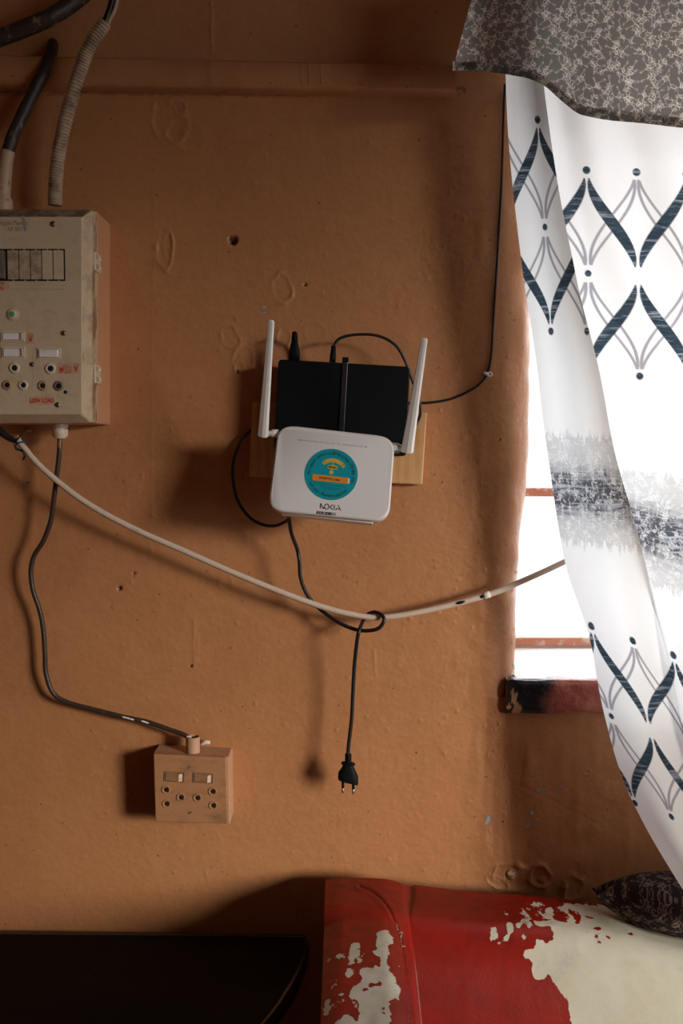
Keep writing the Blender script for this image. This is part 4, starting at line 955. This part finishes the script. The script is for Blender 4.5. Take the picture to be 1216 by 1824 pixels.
    lb = pl.flat('number_label', [tl, L(620, 851.3), L(619.5, 862), bll], .0007, M_ORANGE, st, .0004)
    cx, cy = L(586.5, 853.7); pl.text('number_lettering', [('DR287792 D484', cx, cy, R * .115, -.035, 1.0, .00006)], .0009, M_INK, st)
    sm = []
    for s, (px_, py_) in (('For all support queries, please quote', (588, 863.0)), ('the DR number above', (588, 868)), ('for assistance.', (587, 871.5))):
        X, Y = L(px_, py_ + .6); sm.append((s, X, Y, R * .082, -.03, 1.0))
    pl.text('small_lettering', sm, .0005, M_INKT, st)
    # maker's wordmark from strokes
    x0, y0 = L(570, 906); x1, y1 = L(605, 909.5); wd_ = np.hypot(x1 - x0, y1 - y0); hh = wd_ * .27; ux = np.array((x1 - x0, y1 - y0)) / wd_; uy = np.array((-ux[1], ux[0]))
    g = lambda a, b: tuple(np.array((x0, y0)) + ux * a * wd_ + uy * b * hh)
    a = np.linspace(0, 2 * math.pi, 25)
    pl.strokes('wordmark', [[g(.0, 0), g(.0, 1.05)], [g(.0, 1.02), g(.16, .05)], [g(.17, .0), g(.17, .35)], [g(.32 + .11 * math.cos(w), .5 + .5 * math.sin(w)) for w in a], [g(.62, 1), g(.49, .5)], [g(.49, .5), g(.62, 0)], [g(.70, 0), g(.70, 1)], [g(.88, 1.0), g(1.05, 0)], [g(.78, 0), g(.83, .3)], [g(.82, .3), g(.98, .3)]], .0010, .0003, M_INK, t)
    # bar code
    lines = []; X0, Y0 = L(564.5, 910.2); X1, Y1 = L(599, 913.6); r = random.Random(3); xx = 0
    while xx < 1:
        lines.append([(X0 + (X1 - X0) * xx, Y0 + (Y1 - Y0) * xx), (X0 + (X1 - X0) * xx - .0001, Y0 + (Y1 - Y0) * xx - .0036)]); xx += r.choice([.018, .027, .036, .05])
    pl.strokes('bar_code', lines, .0004, .0003, M_INK, t)
    X, Y = L(574.5, 916.3); pl.text('serial_lettering', [('SN: ALCLFC0A4D35', X, Y, .0021, -.02, .9)], .0003, M_GREYINK, t)
    # antennas
    def antenna(b0, t0, w0, w1, name, hx):
        a = P(*b0); b = P(*t0); d = b - a; Ln = np.linalg.norm(d); d /= Ln
        side = np.array((1, 0, 0)) - d * d[0]; side /= np.linalg.norm(side); fw = np.cross(side, d); fw = fw if fw[1] < 0 else -fw
        rings = []
        for f in (0, .01, .04, .3, .6, .9, .985, 1.0):
            w = (w0 + (w1 - w0) * f ** .8) * (.86 if f in (0,) else 1) * (.6 if f == 1.0 else 1); th = w * (.62 - .2 * f)
            cc = a + d * Ln * f
            rings.append([cc + side * x * w + fw * y * th for x, y in ((-.5, -.4), (.5, -.4), (.5, .1), (.28, .5), (-.05, .5), (-.5, .15))])
        an = loft('antenna', rings, M_WHITE2, t); bevel(an, .0006)
        h0 = P(*hx[0]); h1 = P(*hx[1])
        tube3('hinge', [h0, (h0 * .5 + h1 * .5), (h0 * .45 + h1 * .55), h1], lambda u: .0052 if u > .4 else .0040, M_WHITE2, an, 12)
    antenna((468, 778, .128), (483, 570, .190), .0136, .0075, 'l', ((470, 772, .126), (496, 772, .122)))
    antenna((724.5, 806, .132), (756, 602, .185), .0160, .0078, 'r', ((722, 798, .130), (698, 795, .124)))
router()
# power leads
o = tube('black_lead', [(470, 745, .012), (448, 765, .012), (428, 787, .013), (416, 820, .014), (415, 855, .014), (424, 893, .015), (445, 922, .018), (470, 935, .022), (492, 936, .030), (511, 927, .040), (517, 918, .06), (520, 905, .08)], .0022, M_BLACKC, n=10, seg=10)
tag(o, 'thin black lead curving down the wall left of the router', 'cable')
pth = [(512, 908, .100), (515, 925, .085), (519, 950, .068), (529, 978, .050), (533, 1000, .048), (535, 1028, .046), (545, 1056, .042), (562, 1078, .036), (580, 1093, .034), (605, 1110, .040), (632, 1121, .046), (655, 1123.5, .052), (674, 1119, .056), (683.5, 1106, .056), (680, 1096, .052), (667, 1090.5, .046), (654, 1095, .038), (646.5, 1106, .038), (640, 1122, .056), (636, 1140, .056), (631.5, 1180, .048), (628.5, 1230, .046), (626, 1280, .045), (621, 1325, .045), (619.5, 1345, .045)]
o = tube('mains_lead', pth, lambda t: .0026, M_BLACKC, n=10, seg=12)
tag(o, 'black mains lead looped over the white cable, ending in a hanging two-pin plug', 'power cord')
def plug(par):
    a = P(620, 1343, .045); d = np.array((-.004, 0, -1.0)); d /= np.linalg.norm(d); sd = np.array((1, 0, -.10)); sd /= np.linalg.norm(sd); k = MM * .97
    tube3('strain_relief', [a + d * q for q in np.linspace(0, .0135, 40)], lambda u: .0046 * (1 - .08 * (math.sin(u * 30) > 0)), M_BLACK, par, 16)
    rings = []
    for q, w, th, sk in [(.0115, .0060, .0050, 0), (.0125, .0095, .0062, 0), (.0145, .0095, .0062, 0), (.0152, .0070, .0055, 0), (.020, .0090, .0060, .0), (.028, .0136, .0068, .0006), (.036, .0140, .0070, .0010), (.0385, .0136, .0066, .0012)]:
        c = a + d * q
        rings.append([c + sd * w * math.copysign(abs(math.cos(x)) ** .7, math.cos(x)) + np.array((0, th * math.copysign(abs(math.sin(x)) ** .7, math.sin(x)), 0)) - np.array((0, 0, 2.2 * sk * (math.cos(x) + .2))) for x in np.linspace(0, 2 * math.pi, 28, endpoint=False)])
    b = loft('plug_body', rings, M_BLACK, par, smooth=True); autosmooth(b, 45)
    for sx in (-1, 1):
        c = a + d * .036 + sd * .0072 * sx; L_ = .0175
        pn = tube3('pin', [c + d * q for q in np.linspace(0, .009 + .003, 6)], .0019, M_BLACK, b, 12)
        tube3('pin_tip', [c + d * q for q in (.012, .0145, .0185, .0192)], lambda u: .0019 if u < .9 else .0012, M_BRASS, pn, 12)
plug(o)
o = tube('coax_cable', [(899, 150, .006), (897, 200, .004), (893, 330, .0035), (888, 420, .0035), (883, 500, .0035), (878, 580, .0035), (875, 630, .0035), (869, 662, .0036), (856, 682, .0036), (835, 697, .0036), (805, 710, .0036), (775, 716, .0036), (745, 718, .004), (700, 718, .006)], .0017, M_BLACKC, n=12, seg=10)
tag(o, 'thin black cable pinned down the wall beside the curtain then curving left to the router', 'cable')
def clip():
    t = thing('cable_clip', P(868, 666, 0), 'small white nail clip holding the thin black cable', 'clip')
    c = P(871, 667, .0); disc('clip_base', c, OUT, 0, 0, M_WHITE2, t, 16, prof=[(.0038, 0), (.0038, .006), (.003, .007), (.0001, .007)])
    disc('nail', c + (0, -.007, 0), OUT, .0016, .0006, M_STEEL, t, 12)
    a, b = P(863.5, 664.5, .006), P(870, 667, .0062); tube3('clip_hook', catmull([P(862.5, 664, .001), a, b], 5), .0024, M_WHITE2, t, 10)
clip()

# ================================================================ SOFA, CUSHION, TABLE
def sofa():
    t = thing('sofa', (.6, -.35, 0), 'old red leatherette sofa with large peeled cream patches, below the window', 'sofa')
    xs = np.concatenate((np.arange(-.022, .56, .0016), np.arange(.57, 1.62, .03))); 
    yy = np.concatenate((-np.arange(.030, .46, .0016), -np.arange(.47, .90, .02)))
    X, Y = np.meshgrid(xs, yy); S = -Y
    sil = [(560, 1575), (600, 1576), (650, 1577.5), (700, 1581), (850, 1597), (1000, 1608), (1080, 1620), (1216, 1652), (1500, 1665)]
    px = np.array([a for a, b in sil]); pz = np.array([P(a, b, .06)[2] for a, b in sil]); pxx = np.array([P(a, b, .06)[0] for a, b in sil])
    T = np.interp(X, pxx, pz)
    # back rest: rounded roll, steep inner face
    dip = .0065 * np.exp(-((S - .05) / .012) ** 2)
    fr = S - .125; zb = T - .45 * np.clip(fr, 0, 9) ** 2 / .035 - .0 * S
    zb = np.where(fr > .05, T - .45 * .05 ** 2 / .035 - (fr - .05) * 1.29 - 30 * (fr - .05) ** 2, zb)
    zb = zb - 1.5 * np.clip(.045 - S, 0, 1)
    # arm: roll running forward
    xc = np.interp(S, [.03, .2, .5], [.028, .026, .024]); ws = np.where(X > xc, sstep(.07, .19, S), 1.0); dx = np.abs(X - xc); e = np.clip(dx - .022, 0, 9)
    za = (np.interp(S, [.03, .2, .45, .9], [pz[1] - .003, pz[1] + .001, pz[1] + .004, pz[1] - .03])) - 12 * e ** 2
    za = np.where(e > .030, za - (60 + 200 * ws) * (e - .030) ** 2, za)
    za = za - 1.5 * np.clip(.045 - S, 0, 1)
    k = .022 + .03 * (1 - ws); h = np.clip(.5 + .5 * (za - zb) / k, 0, 1); z = zb * (1 - h) + za * h + np.minimum(k, .022) * h * (1 - h)
    z = np.maximum(z, .45 - .02 * ((S - .55) / .35) ** 2)
    z += .0016 * (vnoise(X, Y, .05, 21) - .5) + .0007 * (vnoise(X, Y, .013, 22) - .5)
    # seam groove where arm and back covers meet
    V = np.stack((X, Y, z), -1); PX, PY = proj(V)
    seam = catmull([(640, 1578), (665, 1590), (688, 1612), (703, 1642), (712, 1668), (718, 1700), (723, 1740), (727, 1790), (729, 1850)], 12)
    D = np.full(X.shape, 1e9)
    sub = (PX > 620) & (PX < 760) & (PY > 1560) & (S < .47)
    qx, qy = PX[sub], PY[sub]; dd = np.min(np.hypot(qx[:, None] - seam[None, :, 0], qy[:, None] - seam[None, :, 1]), 1); D[sub] = dd
    z -= .0020 * np.exp(-(D / 1.5) ** 2); z += .0006 * np.exp(-((D - 6) / 4) ** 2); V[..., 2] = z
    jx = PX + 7 * (vnoise(PX, PY, 6, 61) - .5) + 3 * (vnoise(PX, PY, 2.6, 63) - .5); jy = PY + 7 * (vnoise(PX, PY, 6, 62) - .5) + 3 * (vnoise(PX, PY, 2.6, 64) - .5)
    m = np.zeros(X.shape)
    for poly in [[(672, 1660), (685, 1655), (694, 1658), (700, 1677), (693, 1680), (692, 1726), (700, 1741), (704, 1776), (695, 1780), (698, 2600), (560, 2600), (596, 1820), (612, 1808), (621, 1808), (636, 1822), (641, 1790), (619, 1770), (625, 1762), (643, 1750), (640, 1726), (653, 1722), (664, 1726), (670, 1703), (661, 1693), (673, 1688), (669, 1671)],
                 [(624, 1681), (638, 1676), (642, 1703), (630, 1710), (628, 1743), (616, 1745), (619, 1715), (622, 1703)], [(703, 1726), (708, 1745), (713, 1770), (708, 1792), (705, 1770)], [(578, 1790), (592, 1771), (583, 1808), (577, 1806)], [(603, 1772), (614, 1765), (606, 1778)],
                 [(1005, 1611), (1057, 1614), (1140, 1630), (1216, 1660), (1500, 1690), (2600, 1690), (2600, 3400), (1080, 3400), (1030, 1900), (1018, 1824), (1010, 1779), (979, 1737), (957, 1747), (948, 1735), (948, 1710), (929, 1705), (935, 1690), (952, 1688), (954, 1668), (971, 1684), (986, 1673), (985, 1652), (962, 1652), (943, 1637), (979, 1640), (1029, 1645), (1034, 1629)],
                 [(873, 1648), (884, 1652), (886, 1674), (872, 1680)], [(900, 1640), (914, 1645), (913, 1662), (885, 1691), (883, 1688), (901, 1664)], [(920, 1642), (928, 1646), (925, 1655), (920, 1652)], [(929, 1664), (935, 1662), (935, 1676), (930, 1674)]]:
        m = np.maximum(m, inpoly(jx, jy, poly).astype(float))
    for cx, cy, rx, ry in [(1012, 1632, 24, 8), (1080, 1624, 0, 0), (1128, 1638, 17, 7), (1064, 1654, 8, 4), (1062, 1667, 5, 5), (1080, 1670, 8, 3), (1066, 1680, 6, 3), (1048, 1661, 3, 3), (1123, 1664, 6, 2.5), (630, 1792, 10, 8), (672, 1712, 5, 12), (662, 1755, 8, 2.5), (675, 1752, 6, 3), (682, 1802, 4, 8), (633, 1690, 3, 2), (628, 1698, 3, 2), (626, 1720, 5, 6), (652, 1764, 7, 3), (1050, 1634, 9, 3)]:
        if rx: m = np.where(((jx - cx) / rx) ** 2 + ((jy - cy) / ry) ** 2 < 1, 0, m)
    m0 = m.copy()
    for _ in range(2):
        mp = np.pad(m, 1, 'edge'); m = (mp[:-2, 1:-1] + mp[2:, 1:-1] + mp[1:-1, :-2] + mp[1:-1, 2:] + 2 * mp[1:-1, 1:-1] + .7 * (mp[:-2, :-2] + mp[2:, 2:] + mp[:-2, 2:] + mp[2:, :-2])) / 8.8
    chip = sstep(850, 960, PX) * sstep(1600, 1612, PY) * sstep(1665, 1640, PY) * (PX < 1216) * 1.0 + .55 * (PX < 715) * sstep(1640, 1700, PY) + .45 * sstep(600, 700, PY) * .2
    nr, nc = X.shape; F = grid_faces(nr, nc); Vv = V.reshape(-1, 3)
    # skirt
    def skirt(idx, rev):
        nonlocal Vv, F
        b = len(Vv); low = Vv[idx].copy(); low[:, 2] = .12; Vv = np.concatenate((Vv, low)); k = np.arange(len(idx) - 1)
        f = np.stack((idx[:-1], idx[1:], b + k + 1, b + k), -1); F = np.concatenate((F, f[:, ::-1] if rev else f))
    skirt(np.arange(nc), False); skirt(np.arange(nr - 1, -1, -1) * nc, False); skirt((nr - 1) * nc + np.arange(nc), True); skirt(np.arange(nr) * nc + nc - 1, False)
    o = mesh('upholstery', Vv, F, M_SOFA, t); fixn(o); n = len(Vv); autosmooth(o, 60)
    for nm, arr in (('peel', m), ('chip', chip)):
        a = np.zeros(n, np.float32); a[:nr * nc] = arr.ravel(); o.data.attributes.new(nm, 'FLOAT', 'POINT').data.foreach_set('value', a)
    for x, y in ((.02, -.08), (1.56, -.08), (.02, -.84), (1.56, -.84)): disc('leg', (x, y, 0), (0, 0, 1), .02, .125, M_BLACK, t, 12, prof=[(.016, 0), (.022, .125), (.0001, .125)])
    # seam stitching, frayed
    def surf(px_, py_):
        i = np.argmin((PX - px_) ** 2 + (PY - py_) ** 2); return Vv[i]
    r = random.Random(4); 
    for i in range(9):
        y = 1648 + i * 5; x = np.interp(y, [1642, 1668, 1700], [703, 712, 718]); p = surf(x, y) + (0, 0, .0012); q = surf(x + r.uniform(-3, 7), y + r.uniform(-4, 3)) + (0, 0, .0022)
        tube3('stitch', catmull([p, (p + q) / 2 + (0, 0, .001), q], 4), .0005, M_THREAD, t, 6)
sofa()
def cushion():
    n = 230; a = np.linspace(-1, 1, n); A, B = np.meshgrid(a, a); prof = np.clip((1 - np.abs(A) ** 2.2) * (1 - np.abs(B) ** 2.2), 0, 1) ** .55
    pinch = 1 - .10 * (1 - np.abs(A)) * np.abs(B) ** 3; pin2 = 1 - .10 * (1 - np.abs(B)) * np.abs(A) ** 3
    hx, hy, th = .150, .050, .040
    u = A * hx * pin2; v = B * hy * pinch * (.22 + .78 * sstep(-1.0, -.25, A))
    c0 = P(1256, 1617, .098); Vs = []; Cs = []
    ex = np.array((1, -.02, -.13)); ex /= np.linalg.norm(ex); ey = np.array((0, 1, .08)); ey = ey - ex * (ey @ ex); ey /= np.linalg.norm(ey); ez = np.cross(ex, ey)
    for sg in (1, -1):
        Z = sg * th * prof + .003 * (vnoise(A, B, .3, 5) - .5) * prof
        Vs.append((c0 + u[..., None] * ex + v[..., None] * ey + Z[..., None] * ez).reshape(-1, 3))
        sc = scroll(u + .3 + sg * .04, v * 1.15 - Z * .9 + .3, .115)[..., None]; Cs.append((np.array((.030, .024, .024)) * (1 - sc) + np.array((.22, .17, .135)) * sc).reshape(-1, 3))
    F = grid_faces(n, n); V = np.concatenate(Vs); F = np.concatenate((F, F[:, ::-1] + n * n)); C = np.concatenate(Cs)
    o = mesh('cushion', V, F, M_CUSH); o.data.color_attributes.new('Col', 'FLOAT_COLOR', 'POINT').data.foreach_set('color', np.concatenate((C, np.zeros((len(C), 1))), 1).astype(np.float32).ravel())
    tag(o, 'dark cushion with pale scroll print lying on top of the sofa back', 'cushion')
cushion()
def table():
    zt = P(0, 1655, .01)[2]
    t = thing('table', (-.45, -.3, 0), 'dark worn table with a curved corner standing against the wall beside the sofa', 'table')
    edge = [(540, 1664.5), (546, 1668), (549.5, 1680), (547, 1698), (539, 1722), (527, 1750), (505, 1785), (478, 1818), (440, 1860), (400, 1900)]
    E = [PZ(a, b, zt)[:2] for a, b in edge]; E = catmull([(e[0], e[1], 0) for e in E], 6)[:, :2]
    back = [(-1.25, P(0, 1655, .01)[1])]; tail = [(E[-1][0] - .12, E[-1][1] - .06), (-1.25, E[-1][1] - .08)]
    poly = [tuple(p) for p in E] + tail + back
    cen = np.mean(poly, 0)
    def off(d): return [np.array((p[0], p[1])) + (np.array(cen) - p) / np.linalg.norm(np.array(cen) - p) * d for p in poly]
    mk = lambda d, z: [np.array((p[0], min(p[1], -.006), z)) for p in off(d)]
    loft('tabletop', [mk(.008, zt - .018), mk(.008, zt)], M_TABLE, t)
    rim = loft('edge_strip', [mk(.006, zt - .022), mk(.0, zt - .018), mk(-.001, zt - .006), mk(.002, zt + .001), mk(.0085, zt + .0015), mk(.0095, zt - .001)], M_EDGE, t, cap0=False, cap1=False, smooth=True)
    for x, y in ((-.15, -.06), (-.2, -.3), (-1.15, -.06), (-1.15, -.35)): tube3('leg', [(x, y, 0), (x, y, zt * .5), (x, y, zt - .019)], lambda u: .018 + .006 * u, M_TABLE, t, 12)
table()
